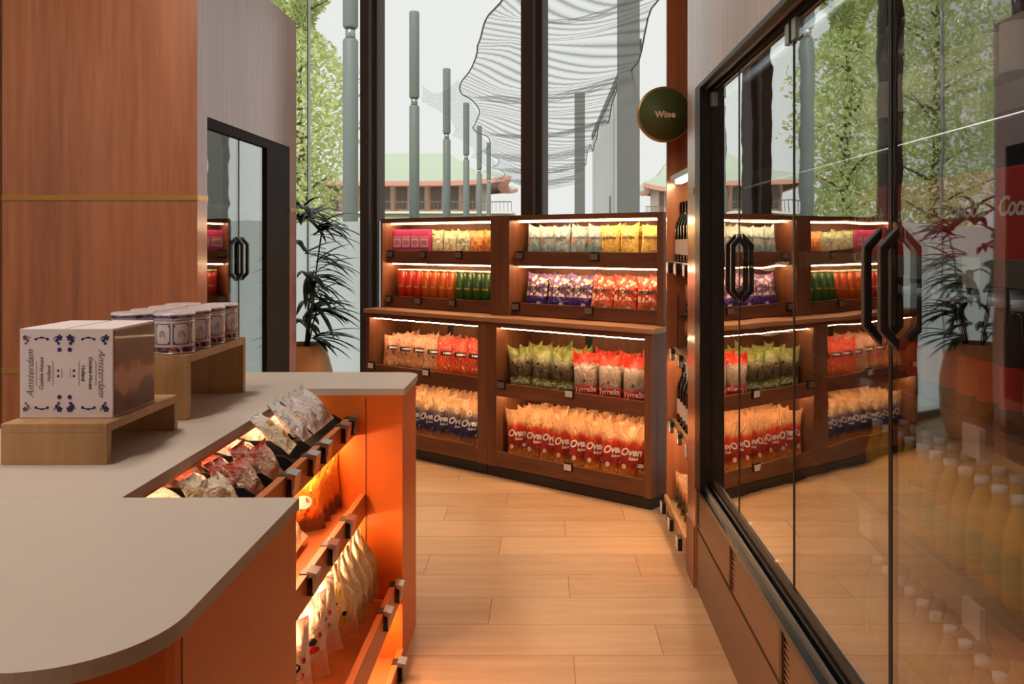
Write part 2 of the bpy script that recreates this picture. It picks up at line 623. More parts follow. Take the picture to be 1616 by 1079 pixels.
# ================================================================== WINE BAY
t = thing('wine_bay', 'tall recessed walnut wine bay with open shelves beside the fridge pillar', 'wine shelf', (0.8, 3.95, 0))
XB = 0.92
MB().box(XW + 0.004, XB, 4.275, 4.295, 0.0, CEIL_Z - 0.01, WALNUT).build('side_panel', t)
MB().box(XB, XB + 0.02, 3.63, 4.295, 0.0, CEIL_Z - 0.01, WALNUT).build('back_panel', t)
MB().box(XW + 0.006, XB - 0.002, 3.632, 4.17, 1.697, 1.722, STEEL).build('light_rail', t)
MB().box(XW + 0.03, XW + 0.06, 3.64, 4.16, 1.686, 1.698, LED).build('led_strip', t)
WDECK = [(1.295, 0.02), (0.865, 0.035), (0.505, 0.03), (0.105, -0.01)]
for z, o in WDECK:
    sh = MB().box(XW + o + 0.02, XB, 3.64, 4.27, z - 0.016, z, OAK if z < 0.9 else STEEL).build('shelf_board', t)
    lip = 0.03 if z > 0.2 else 0.05
    MB().box(XW + o, XW + o + 0.016, 3.64, 4.27, z - 0.02, z + lip - 0.02, OAK if z < 0.9 else STEEL).build('shelf_lip', sh, 0.002)
    for y in (3.72, 3.97, 4.22):
        q = MB().box(XW + o - 0.02, XW + o - 0.001, y - 0.025, y + 0.025, z - 0.05, z + 0.006, BLACK).build('price_tag_holder', sh, 0.002)
        MB().box(XW + o - 0.024, XW + o - 0.0205, y - 0.024, y + 0.024, z - 0.042, z + 0.004, TAGW).build('price_label', q)
    if z > 0.2 and z < 1.2:
        MB().box(XW + 0.06, XW + 0.075, 3.66, 4.25, z - 0.026, z - 0.017, LED).build('led_strip', sh)

# sign
SIGNG = plain('dark green sign face', lin(72, 86, 38), 0.6)
GOLD = plain('brushed gold rim', lin(176, 138, 84), 0.35, 0.6)
CREAM = plain('cream lettering', lin(232, 204, 164), 0.6)
sx, sy, sz = 0.589, 4.20, 2.031
SR = 0.138
t = thing('wine_sign', 'round dark green sign with gold rim reading Wine, above the wine bay', 'sign', (sx, sy, sz))
MS = Matrix.Translation((sx, sy, sz)) @ Matrix.Rotation(R(90), 4, 'X')
MB().lathe([(SR - 0.002, 0.012), (SR, 0.008), (SR, -0.012), (SR - 0.002, -0.016)], GOLD, 64, MS).build('rim', t)
MB().lathe([(SR - 0.010, 0.0125), (SR - 0.010, 0.0145)], SIGNG, 64, MS).build('face', t)
MB().box(sx - 0.01 + 0.06, sx + 0.12, sy + 0.0165, 4.2745, sz - 0.03, sz + 0.03, GOLD).build('wall_bracket', t)
tv, tf = text_geo('Wine', 0.041, 0, 0.0024, 1.12)
MB().add([(sx + p.x, sy - 0.0155, sz - 0.001 + p.y) for p in tv], tf, CREAM).build('lettering', t)

# ================================================================== FRIDGE WITH GLASS DOORS (right)
def louvre_panel(parent, y0, y1):
    p = MB()
    za, zb, ye = 0.258, 0.405, y1 - 0.096
    nt_ = 9
    out = [(y0 + 0.004, za)]
    for k in range(nt_):
        z = za + (zb - za) * k / nt_
        dz = (zb - za) / nt_
        out += [(ye, z), (ye + 0.062, z + dz * 0.25)]
    out += [(ye, zb), (y0 + 0.004, zb)]
    n = len(out)
    vs = [(XW + 0.004, a, b) for a, b in out] + [(XW + 0.012, a, b) for a, b in out]
    fs = [tuple(range(n)), tuple(range(2 * n - 1, n - 1, -1))] + [(i, n + i, n + (i + 1) % n, (i + 1) % n) for i in range(n)]
    p.add(vs, fs, FRIDGEP)
    o = p.build('front_panel', parent)
    MB().box(XW + 0.004, XW + 0.0115, y1 - 0.012, y1 - 0.001, za, zb, FRIDGEP).build('panel_edge', o)
    MB().box(XW + 0.034, XW + 0.05, y0, y1, za, zb, BLACK).build('vent_recess', o)
    return
    g = MB()
    for k in range(9):
        z = 0.262 + k * 0.0155
        A = Matrix.Translation((XW + 0.004, 0, z))
        g.add([(0, y1 - 0.043, 0), (0, y1 - 0.006, 0), (0.014, y1 - 0.043, 0.013), (0.014, y1 - 0.006, 0.013), (0.0, y1 - 0.006, 0.003), (0.0, y1 - 0.043, 0.003)],
              [(0, 1, 3, 2), (5, 4, 1, 0), (2, 3, 4, 5), (0, 2, 5), (1, 4, 3)], FRIDGEP, False, A)
    g.build('louvre_grille', o)


def handle(parent, y, x, sgn, z0, z1):
    """bracket handle: bar standing off the glass with two slanted arms; sgn = direction off the glass"""
    o = 0.038 * sgn
    h = MB()
    pts = [(x + 0.003 * sgn, z1), (x + o, z1 - 0.038), (x + o, z0 + 0.038), (x + 0.003 * sgn, z0)]
    wd, th = 0.0105, 0.0075
    inner = [(x + 0.003 * sgn, z1 - 0.022), (x + o - 2 * th * sgn, z1 - 0.046), (x + o - 2 * th * sgn, z0 + 0.046), (x + 0.003 * sgn, z0 + 0.022)]
    vs = [(p[0], y - wd, p[1]) for p in pts] + [(p[0], y - wd, p[1]) for p in inner] + [(p[0], y + wd, p[1]) for p in pts] + [(p[0], y + wd, p[1]) for p in inner]
    fs = []
    for i in range(3):
        fs += [(i, i + 1, 4 + i + 1, 4 + i), (8 + i, 12 + i, 12 + i + 1, 8 + i + 1), (i, 8 + i, 8 + i + 1, i + 1), (4 + i, 4 + i + 1, 12 + i + 1, 12 + i)]
    fs += [(0, 4, 12, 8), (3, 11, 15, 7)]
    h.add(vs, fs, BLACK)
    return h.build('handle', parent, 0.003)


t = thing('display_fridge', 'black framed drinks fridge with glass doors along the aisle', 'fridge', (0.95, 1.9, 0))
FY0, FY1 = 0.34, 3.436
GZ0, GZ1 = 0.493, 1.985
m = MB()
m.box(XW + 0.055, 1.34, FY0, FY1, 0.26, 0.44, BLACK)
m.box(XG + 0.03, 1.34, FY0, FY1, 2.0, 2.02, BLACK)
m.box(1.28, 1.34, FY0, FY1, 0.44, 2.0, BLACK)
m.box(XG + 0.03, 1.28, FY1 - 0.05, FY1, 0.44, 2.0, BLACK)
m.box(XG + 0.03, 1.28, FY0, FY0 + 0.05, 0.44, 2.0, BLACK)
m.build('carcass', t)
MB().box(XW + 0.004, XG + 0.30, FY0, FY1, 0.0, 0.243, FRIDGEP).build('toe_kick', t)
for i in range(5):
    y1 = FY1 - i * 0.612
    louvre_panel(t, max(y1 - 0.612, FY0), y1)
s = MB()
s.box(XW - 0.002, XG + 0.03, FY0, FY1, 0.407, 0.424, BLACKG)
s.box(XG - 0.030, XG - 0.024, FY0, FY1, 0.424, 0.446, STEEL)
s.box(XG - 0.016, XG - 0.010, FY0, FY1, 0.424, 0.462, BLACKG)
s.box(XG - 0.008, XG + 0.03, FY0, FY1, 0.424, 0.492, BLACK)
s.build('sill_rail', t)
s = MB()
s.box(XW - 0.002, XG + 0.03, FY0, FY1, 2.004, 2.021, BLACK)
s.box(XG - 0.030, XG - 0.024, FY0, FY1, 1.994, 2.004, STEEL)
s.box(XG - 0.008, XG + 0.03, FY0, FY1, 1.984, 2.004, BLACK)
s.build('top_rail', t)
s = MB()
s.box(XW - 0.002, XG + 0.03, FY1 - 0.11, FY1, 0.424, 2.004, BLACK)
s.build('jamb', t)
seams = [(FY1 - 0.115, 2.859), (2.859, 2.228), (2.228, 1.605), (1.605, 0.976), (0.976, FY0 + 0.02)]
for i, (y1, y0) in enumerate(seams):
    d = MB()
    d.box(XG - 0.003, XG + 0.003, y0 + 0.003, y1 - 0.003, GZ0, GZ1 - 0.005, DOORGL)
    dr = d.build('door', t)
    e = MB()
    e.box(XG - 0.0045, XG + 0.008, y0 + 0.0015, y0 + 0.0065, GZ0, GZ1 - 0.005, BLACK)
    e.box(XG - 0.0045, XG + 0.008, y1 - 0.0065, y1 - 0.0015, GZ0, GZ1 - 0.005, BLACK)
    e.build('door_edge', dr)
    hy = (y0 + 0.04) if i % 2 == 0 else (y1 - 0.04)
    handle(dr, hy, XG - 0.003, -1, 1.198, 1.43)
    hg = (y1 - 0.03) if i % 2 == 0 else (y0 + 0.03)
    MB().box(XG - 0.014, XG - 0.0035, hg - 0.018, hg + 0.018, GZ1 - 0.06, GZ1 - 0.006, STEEL).build('hinge', dr)
FSH = [1.64, 1.36, 1.075, 0.775]
SHELFG = plain('grey wire shelf', lin(120, 118, 112), 0.4, 0.3)
MB().box(XG + 0.05, XG + 0.065, FY0 + 0.06, FY1 - 0.06, 1.982, 1.992, FRIDGE_FILL).build('led_strip', t)  # added strip: lifts the dark interior so the drinks show
for z in FSH:
    b = MB().box(XG + 0.10, 1.27, FY0 + 0.06, FY1 - 0.06, z - 0.02, z, SHELFG).build('shelf_board', t)
    MB().box(XG + 0.075, XG + 0.10, FY0 + 0.06, FY1 - 0.06, z - 0.032, z + 0.012, STEEL).build('price_rail', b)
    MB().box(XG + 0.102, XG + 0.115, FY0 + 0.06, FY1 - 0.06, z - 0.030, z - 0.0205, FRIDGE_FILL).build('led_strip', b)  # added under each shelf to brighten the drinks
    for y in (1.20, 1.44, 1.92):
        MB().box(XG + 0.066, XG + 0.075, y - 0.03, y + 0.03, z - 0.038, z + 0.014, TAGW).build('price_label', b)

# ================================================================== FRIDGE (left)
t = thing('display_fridge', 'black framed glass-door fridge set into the walnut wall beside the potted palm', 'fridge', (-2.0, 4.8, 0))
LY0, LY1, LG = 4.118, 5.436, -1.66
m = MB()
m.box(-2.40, -2.34, LY0, LY1, 0.0, 2.004, BLACK)
m.box(-2.34, LG - 0.03, LY0, LY1, 0.0, 0.42, BLACK)
m.box(-2.34, LG - 0.03, LY0, LY1, 1.98, 2.004, BLACK)
m.box(-2.34, LG - 0.03, LY1 - 0.03, LY1, 0.42, 1.98, BLACK)
m.box(-2.34, LG - 0.03, LY0, LY0 + 0.03, 0.42, 1.98, BLACK)
m.build('carcass', t)
MB().box(LG - 0.03, XL - 0.004, LY0, LY1, 0.0, 0.42, FRIDGEP).build('front_panel', t)
MB().box(LG - 0.03, XL - 0.002, LY0, LY1, 1.955, 2.006, DARKFR).build('top_rail', t)
MB().box(LG - 0.03, XL - 0.002, LY1 - 0.43, LY1, 0.42, 1.955, DARKFR).build('jamb', t)  # real jamb, widened in matt dark to stand in for the mullion's reflection
for y0, y1, hy in ((LY0 + 0.002, 4.585, 4.55), (4.585, LY1 - 0.435, 4.63)):
    dr = MB().box(LG - 0.003, LG + 0.003, y0 + 0.003, y1 - 0.003, 0.43, 1.95, DOORGL).build('door', t)
    e = MB().box(LG - 0.008, LG + 0.0045, y0 + 0.0015, y0 + 0.0065, 0.43, 1.95, BLACK).box(LG - 0.008, LG + 0.0045, y1 - 0.0065, y1 - 0.0015, 0.43, 1.95, BLACK)
    e.build('door_edge', dr)
    handle(dr, hy, LG + 0.003, 1, 1.19, 1.43)
for z in (1.6, 1.3, 1.0, 0.7):
    MB().box(-2.33, LG - 0.08, LY0 + 0.035, LY1 - 0.035, z - 0.02, z, SHELFG).build('shelf_board', t)

# ================================================================== ORANGE COUNTER
ZC = 0.915
CXR, CXB = -0.468, -0.805
t = thing('shop_counter', 'orange laminate shop counter with rounded greige top and a recessed snack rack', 'counter', (-0.95, 2.0, 0))


def arc(cx, cy, r, a0, a1, n=12):
    return [(cx + r * math.cos(R(a0 + (a1 - a0) * i / n)), cy + r * math.sin(R(a0 + (a1 - a0) * i / n))) for i in range(n + 1)]


def near_outline(g):
    return [(-1.42, 0.955 + g)] + arc(-0.62, 1.107, 0.152 - g, -90, 0) + [(CXR - g, 1.613 - g * 0), (-1.42, 1.613)]


def far_outline(g):
    return [(-1.42, 2.813), (CXR - g, 2.813)] + arc(-0.538 , 3.10, 0.07 - g, 0, 90, 8) + [(-1.42, 3.17 - g)]


m = MB().prism(near_outline(0), ZC - 0.022, ZC, COUNTER)
m.build('worktop', t)
MB().prism([(-1.42, 1.6135), (CXB, 1.6135), (CXB, 2.8125), (-1.42, 2.8125)], ZC - 0.022, ZC, COUNTER).build('worktop', t)
MB().prism(far_outline(0), ZC - 0.022, ZC, COUNTER).build('worktop', t)
MB().prism(near_outline(0.006), 0.0, ZC - 0.0225, ORANGE).build('end_cabinet', t)
MB().prism(far_outline(0.006), 0.0, ZC - 0.0225, ORANGE).build('end_cabinet', t)
MB().box(-1.42, CXB - 0.002, 1.614, 2.812, ZC - 0.030, ZC - 0.0225, RAILO).build('apron', t)
MB().box(-1.12, -1.10, 1.614, 2.812, 0.0, ZC - 0.031, ORANGE).build('back_panel', t)
MB().box(CXR - 0.006, CXR - 0.0052, 1.106, 1.108, 0.0, ZC - 0.03, BLACK).build('panel_joint', t)
MB().box(-0.596, -0.594, 2.8105, 2.8125, 0.0, ZC - 0.03, BLACK).build('panel_joint', t)


def counter_tag(parent, y, x, z):
    h = MB().box(x - 0.001, x + 0.016, y - 0.024, y + 0.024, z - 0.052, z - 0.004, BLACK).box(x - 0.022, x + 0.004, y - 0.02, y + 0.02, z - 0.001, z + 0.003, BLACK).build('price_tag_holder', parent, 0.002)
    MB().add([(x + 0.0165, y - 0.024, z - 0.05), (x + 0.0165, y + 0.024, z - 0.05), (x + 0.024, y - 0.024, z + 0.004), (x + 0.024, y + 0.024, z + 0.004),
              (x - 0.001, y - 0.024, z + 0.010), (x - 0.001, y + 0.024, z + 0.010)],
             [(0, 1, 3, 2), (2, 3, 5, 4), (0, 2, 4), (1, 5, 3), (0, 4, 5, 1)], STEEL).build('price_label', h)


def deck(x_front, z_top, lip_h, z_back, x_back, tags, led=True):
    b = MB()
    zf = z_top - lip_h + 0.018
    b.add([(x_back, 1.615, z_back), (x_back, 2.811, z_back), (x_front, 1.615, zf), (x_front, 2.811, zf),
           (x_back, 1.615, z_back - 0.016), (x_back, 2.811, z_back - 0.016), (x_front, 1.615, zf - 0.016), (x_front, 2.811, zf - 0.016)],
          [(0, 2, 3, 1), (4, 5, 7, 6), (0, 4, 6, 2), (1, 3, 7, 5), (0, 1, 5, 4), (2, 6, 7, 3)], RAILO)
    o = b.build('rack_shelf', t)
    MB().box(x_front, x_front + 0.02, 1.615, 2.811, z_top - lip_h, z_top, RAILO).build('shelf_lip', o, 0.0015)
    for y in tags:
        counter_tag(o, y, x_front + 0.02, z_top)
    if led:
        MB().box(x_front - 0.05, x_front - 0.035, 1.63, 2.80, zf - 0.034, zf - 0.024, LEDC).build('led_strip', o)
    return o


d1 = deck(-0.655, 0.826, 0.07, 0.77, -1.095, (2.775, 2.66, 2.42, 2.29, 2.10))
d2 = deck(-0.615, 0.569, 0.075, 0.56, -1.095, (2.55, 2.34, 2.14))
d3 = deck(-0.505, 0.288, 0.09, 0.25, -1.095, (2.76, 2.56))
d4 = deck(-0.49, 0.055, 0.05, 0.05, -1.095, (2.72,), False)
MB().box(CXB - 0.035, CXB - 0.022, 1.63, 2.80, ZC - 0.040, ZC - 0.0305, LEDT).build('led_strip', t)
# black trays inside the top deck
tr = MB()
TY = [2.808, 2.44, 2.267, 2.097, 1.972, 1.80, 1.618]
for k, y in enumerate(TY):
    vs = [(-1.09, y, 0.775), (-1.09, y, 0.83), (-0.70, y, 0.83), (-0.675, y, 0.815), (-0.66, y, 0.785), (-0.66, y, 0.76)]
    vs += [(p[0], p[1] - 0.003, p[2]) for p in vs]
    fs = [(0, 1, 2, 3, 4, 5), (11, 10, 9, 8, 7, 6)] + [(i, (i + 1) % 6, 6 + (i + 1) % 6, 6 + i) for i in range(6)]
    tr.add(vs, fs, TRAYBLK)
tr.add([(-1.09, 1.618, 0.7735), (-1.09, 2.808, 0.7735), (-0.66, 1.618, 0.7765), (-0.66, 2.808, 0.7765), (-1.09, 1.618, 0.7775), (-1.09, 2.808, 0.7775), (-0.66, 1.618, 0.7795), (-0.66, 2.808, 0.7795)],
       [(0, 2, 3, 1), (4, 5, 7, 6), (0, 4, 6, 2), (1, 3, 7, 5), (0, 1, 5, 4), (2, 6, 7, 3)], TRAYBLK)
tr.build('divider_tray', t)

# ================================================================== GOODS
random.seed(12)


def ramp_fill(cr, stops, interp='LINEAR'):
    el = cr.color_ramp.elements
    cr.color_ramp.interpolation = interp
    while len(el) > 1:
        el.remove(el[0])
    el[0].position = stops[0][0]
    el[0].color = stops[0][1]
    for p, c in stops[1:]:
        e = el.new(p)
        e.color = c


def bag_mat(name, stops, blobs=None, rough=0.32, wob=0.08, coat=0.0):
    """printed film: bands of colour up the bag, plus optional blotches of picture print between two heights"""
    m, nt, b = base(name)
    uv = N(nt, 'ShaderNodeUVMap')
    sp = N(nt, 'ShaderNodeSeparateXYZ')
    L(nt, uv.outputs[0], sp.inputs[0])
    nz = N(nt, 'ShaderNodeTexNoise', i_Scale=5.0, i_Detail=2.0)
    L(nt, uv.outputs[0], nz.inputs['Vector'])
    ma = N(nt, 'ShaderNodeMath', operation='MULTIPLY_ADD')
    ma.inputs[1].default_value = wob * 2
    ma.inputs[2].default_value = -wob
    L(nt, nz.outputs['Fac'], ma.inputs[0])
    ad = N(nt, 'ShaderNodeMath', operation='ADD')
    L(nt, sp.outputs['Y'], ad.inputs[0])
    L(nt, ma.outputs[0], ad.inputs[1])
    cr = N(nt, 'ShaderNodeValToRGB')
    ramp_fill(cr, stops)
    L(nt, ad.outputs[0], cr.inputs['Fac'])
    col = cr.outputs['Color']
    for (scale, c, th, v0, v1) in (blobs or []):
        vo = N(nt, 'ShaderNodeTexVoronoi', i_Scale=scale)
        mp = N(nt, 'ShaderNodeMapping')
        mp.inputs['Scale'].default_value = (0.72, 1, 1)
        mp.inputs['Location'].default_value = (scale * 0.37, scale * 0.11, 0)
        L(nt, uv.outputs[0], mp.inputs['Vector'])
        L(nt, mp.outputs[0], vo.inputs['Vector'])
        lt = N(nt, 'ShaderNodeMath', operation='LESS_THAN')
        lt.inputs[1].default_value = th
        L(nt, vo.outputs['Distance'], lt.inputs[0])
        g0 = N(nt, 'ShaderNodeMath', operation='GREATER_THAN')
        g0.inputs[1].default_value = v0
        L(nt, sp.outputs['Y'], g0.inputs[0])
        g1 = N(nt, 'ShaderNodeMath', operation='LESS_THAN')
        g1.inputs[1].default_value = v1
        L(nt, sp.outputs['Y'], g1.inputs[0])
        a = N(nt, 'ShaderNodeMath', operation='MULTIPLY')
        L(nt, lt.outputs[0], a.inputs[0])
        L(nt, g0.outputs[0], a.inputs[1])
        a2 = N(nt, 'ShaderNodeMath', operation='MULTIPLY')
        L(nt, a.outputs[0], a2.inputs[0])
        L(nt, g1.outputs[0], a2.inputs[1])
        mx = N(nt, 'ShaderNodeMix', data_type='RGBA')
        L(nt, a2.outputs[0], mx.inputs[0])
        L(nt, col, mx.inputs[6])
        mx.inputs[7].default_value = c
        col = mx.outputs[2]
    L(nt, col, b.inputs['Base Color'])
    b.inputs['Roughness'].default_value = rough
    b.inputs['Coat Weight'].default_value = coat
    b.inputs['Coat Roughness'].default_value = 0.15
    oi = N(nt, 'ShaderNodeObjectInfo')
    vm = N(nt, 'ShaderNodeVectorMath', operation='MULTIPLY_ADD')
    L(nt, oi.outputs['Random'], vm.inputs[0])
    vm.inputs[1].default_value = (17, 11, 5)
    L(nt, uv.outputs[0], vm.inputs[2])
    cz = N(nt, 'ShaderNodeTexNoise', i_Scale=4.5, i_Detail=3.0, i_Distortion=1.2)
    L(nt, vm.outputs[0], cz.inputs['Vector'])
    bp = N(nt, 'ShaderNodeBump', i_Strength=1.0, i_Distance=0.016)
    L(nt, cz.outputs['Fac'], bp.inputs['Height'])
    L(nt, bp.outputs['Normal'], b.inputs['Normal'])
    return m


INKW = plain('white print', lin(240, 232, 222), 0.4)
INKK = plain('black print', lin(30, 26, 28), 0.5)
INKR = plain('red print', lin(190, 40, 30), 0.5)
INKB = plain('delft blue print', lin(52, 44, 110), 0.5)
INKG = plain('grey print', lin(96, 92, 104), 0.5)
INKY = plain('yellow print', lin(245, 200, 70), 0.5)


def sstep(a, b, x):
    t = max(0.0, min(1.0, (x - a) / (b - a)))
    return t * t * (3 - 2 * t)


class Bag:
    def __init__(self, W, H, T, seed, spike=0.018, wrk=0.006, taper=0.0):
        self.tp = taper
        self.W, self.H, self.T, self.s, self.k, self.w = W, H, T, seed, spike * 1.35, wrk * 1.5

    def pt(self, u, v, side):
        prof = sstep(0.03, 0.30, v) * (1 - sstep(0.66, 0.97, v))
        prof = prof ** 0.7 if prof > 0 else 0
        t = self.T / 2 * max(0, 1 - abs(u) ** 2.4) ** 0.75 * prof
        nz = noise.noise(Vector((u * 2.3 + self.s * 7.1, v * 3.1, side * 1.3 + self.s)))
        n2 = noise.noise(Vector((u * 6 + self.s * 3.3, v * 5.1 + 4, side * 2.7)))
        t += (nz * self.w + n2 * self.w * 0.6) * (1 - abs(u) ** 3) * min(1, prof * 3)
        x = u * self.W / 2 * (1 - 0.07 * prof) * (1 - self.tp * sstep(0.45, 1.0, v))
        end = sstep(0.86, 1.0, v)
        y = 0.007 * math.sin(u * 6.0 + self.s * 2.1) * end + 0.004 * math.sin(u * 13 + self.s) * end
        z = v * self.H + self.k * end * (abs(u) ** 2.5) * (0.6 + 0.5 * math.sin(self.s * 5 + u * 2)) - 0.006 * (1 - sstep(0, 0.1, v)) * 0
        return Vector((x, y + side * t, z))


def bag_proto(name, mat, W, H, T, seed, words=(), discs=(), spike=0.018, wrk=0.006, taper=0.0):
    b = Bag(W, H, T, seed, spike, wrk, taper)
    NU, NV = 14, 18
    m = MB()
    for side in (-1, 1):
        o = len(m.v)
        vs, fs = [], []
        for j in range(NV + 1):
            for i in range(NU + 1):
                u, v = -1 + 2 * i / NU, j / NV
                vs.append(b.pt(u, v, side))
                m.uv[o + len(vs) - 1] = (u * 0.5 + 0.5, v)
        for j in range(NV):
            for i in range(NU):
                a = j * (NU + 1) + i
                q = (a, a + 1, a + NU + 2, a + NU + 1)
                fs.append(q if side < 0 else q[::-1])
        m.add(vs, fs, mat, True)
    o = m.build(name)
    lt = MB()
    for (txt, size, cx, cz, shear, ink, bold) in words:
        tv, tf = text_geo(txt, size, shear, bold)
        lt.add([(lambda p: Vector((p.x, p.y - 0.0022, p.z)))(b.pt(max(-0.98, min(0.98, (cx + q.x) / (W / 2))), min(0.97, (cz + q.y) / H), -1)) for q in tv], tf, ink)
    for (r, ry, cx, cz, ink) in discs:
        n = 14
        vs = []
        for k in range(n):
            a = 2 * math.pi * k / n
            p = b.pt(max(-0.98, min(0.98, (cx + r * math.cos(a)) / (W / 2))), min(0.97, (cz + ry * math.sin(a)) / H), -1)
            vs.append((p.x, p.y - 0.0016, p.z))
        MB().add(vs, [tuple(range(n))], ink).build('printed_dot', o)
    if lt.v:
        lt.build('lettering', o)
    return o


class Stock:
    """several slightly different bags of one product; each placed copy is an object of its own"""

    def __init__(self, *protos):
        self.p, self.used = list(protos), [False] * len(protos)
        self.i = 0

    def put(self, loc, rot, label, cat, group):
        k = self.i % len(self.p)
        self.i += 1
        o = self.p[k]
        if self.used[k]:
            o = dup(o)
        else:
            self.used[k] = True
        o.location = loc
        o.rotation_euler = rot
        tag(o, label, cat, group)
        return o


def shelf_row(stock, ss, off, z, yaw, tilt, desc, rowname, deck, cat, group, jit=1.0, start=0, zj=0.0):
    for i, s in enumerate(sorted(ss)):
        p = SW(s + random.uniform(-.009, .009) * jit, off, z + 0.007 * jit)
        lab = '%s %s from the wine bay, %s%s' % (ORD[i + start], desc, (rowname + ' row of ') if rowname else 'on ', deck)
        stock.put(p, (R(-tilt + random.uniform(-4, 3) * jit), R(random.uniform(-4, 4)) * jit, YA + R(yaw + random.uniform(-8, 8) * jit)), lab, cat, group)


def spread_(a, b, n):
    return [a + (b - a) * (i + 0.5) / n for i in range(n)]


# ---- baked chips, red (bottom deck by the wine bay)
RED1, RED2, CRM = lin(170, 36, 16), lin(206, 62, 26), lin(214, 164, 112)
ovr = bag_mat('red baked chips film', [(0.0, lin(214, 120, 40)), (0.12, lin(222, 134, 52)), (0.26, lin(150, 34, 18)), (0.52, RED1), (0.66, RED2), (0.76, CRM), (1.0, lin(206, 150, 104))],
              [(7.0, lin(240, 176, 90), 0.30, 0.02, 0.22), (6.0, lin(120, 22, 14), 0.22, 0.30, 0.42)])
ov = Stock(*[bag_proto('chips_bag', ovr, 0.165, 0.285, 0.056, s, [('Oven', 0.056, -0.012, 0.150, 0.35, INKW, 0.0018), ('Baked', 0.022, 0.0, 0.115, 0.2, INKW, 0.0006)],
                       [(0.022, 0.012, 0.04, 0.078, INKW), (0.014, 0.014, -0.055, 0.07, CREAM)], 0.026) for s in (1.0, 2.3, 3.7)])
Z0 = 0.104
for row, off, n in (('front', 0.098, 8), ('second', 0.168, 8), ('third', 0.238, 8), ('rear', 0.305, 8)):
    shelf_row(ov, spread_(0.115, 0.995, n), off, Z0, 31, 5, 'red baked chips bag', row, 'the bottom deck', 'chips bag', 'red baked chips bags')

# ---- baked chips, navy (bottom deck by the mullion)
ovn = bag_mat('navy baked chips film', [(0.0, lin(206, 120, 50)), (0.14, lin(216, 134, 60)), (0.27, lin(44, 40, 74)), (0.55, lin(58, 54, 92)), (0.66, lin(140, 120, 120)), (0.76, lin(206, 164, 116)), (1.0, lin(200, 150, 104))],
              [(7.0, lin(236, 170, 90), 0.30, 0.02, 0.22)])
on = Stock(*[bag_proto('chips_bag', ovn, 0.165, 0.285, 0.056, s, [('Oven', 0.056, -0.012, 0.155, 0.35, INKW, 0.0018), ('Baked', 0.022, 0.0, 0.12, 0.2, INKW, 0.0006)],
                       [(0.022, 0.012, 0.04, 0.08, INKW), (0.02, 0.02, -0.02, 0.215, CREAM)], 0.026) for s in (5.0, 6.3)])
for row, off, n in (('front', 0.096, 7), ('second', 0.167, 7), ('third', 0.239, 7), ('rear', 0.31, 7)):
    shelf_row(on, spread_(1.28, 2.12, n), off, Z0, 31, 5, 'navy and cream chips bag', row, 'the bottom deck', 'chips bag', 'navy baked chips bags')

# ---- hand cooked chips, green and red (middle deck by the wine bay)
tyg = bag_mat('olive chips film', [(0.0, lin(110, 120, 40)), (0.30, lin(132, 140, 44)), (0.36, lin(60, 50, 34)), (0.62, lin(98, 86, 62)), (0.74, lin(150, 146, 104)), (0.84, lin(138, 140, 80)), (1.0, lin(150, 156, 70))],
              [(5.0, lin(40, 30, 26), 0.25, 0.36, 0.70), (6.5, lin(180, 60, 30), 0.16, 0.5, 0.75), (8.0, lin(206, 196, 160), 0.16, 0.5, 0.8)])
tyr = bag_mat('red chips film', [(0.0, lin(196, 36, 22)), (0.30, lin(206, 44, 28)), (0.34, lin(150, 128, 108)), (0.62, lin(206, 186, 160)), (0.76, lin(216, 200, 176)), (0.82, lin(214, 56, 30)), (1.0, lin(224, 66, 36))],
              [(4.5, lin(96, 76, 64), 0.22, 0.36, 0.62)])
TW = [('Tyrrells', 0.042, 0.0, 0.055, 0.0, INKW, 0.0008)]
tg = Stock(*[bag_proto('chips_bag', tyg, 0.152, 0.25, 0.062, s, TW, (), 0.03) for s in (11.0, 12.4)])
tq = Stock(*[bag_proto('chips_bag', tyr, 0.14, 0.25, 0.062, s, TW, (), 0.03) for s in (13.0, 14.2)])
ZM = 0.507
for row, off, ng, nr in (('front', 0.09, 3, 3), ('second', 0.18, 3, 3), ('rear', 0.27, 3, 3)):
    shelf_row(tq, spread_(0.08, 0.54, nr), off, ZM, 14, 4, 'red and white chips bag', row, 'the middle deck', 'chips bag', 'red and white chips bags')
    shelf_row(tg, spread_(0.545, 1.03, ng), off, ZM, 14, 4, 'olive green chips bag', row, 'the middle deck', 'chips bag', 'olive green chips bags')

# ---- brown and red bags (middle deck by the mullion)
brn = bag_mat('brown snack film', [(0.0, lin(150, 84, 50)), (0.3, lin(196, 136, 90)), (0.5, lin(172, 110, 70)), (0.8, lin(214, 156, 118)), (1.0, lin(220, 160, 126))],
              [(4.0, lin(226, 180, 120), 0.25, 0.05, 0.5), (5.0, lin(120, 60, 40), 0.2, 0.1, 0.9)])
rdn = bag_mat('scarlet snack film', [(0.0, lin(200, 66, 30)), (0.35, lin(222, 92, 36)), (0.6, lin(206, 56, 30)), (1.0, lin(222, 84, 56))],
              [(4.0, lin(236, 150, 80), 0.22, 0.05, 0.5), (5.0, lin(224, 170, 140), 0.18, 0.55, 0.95)])


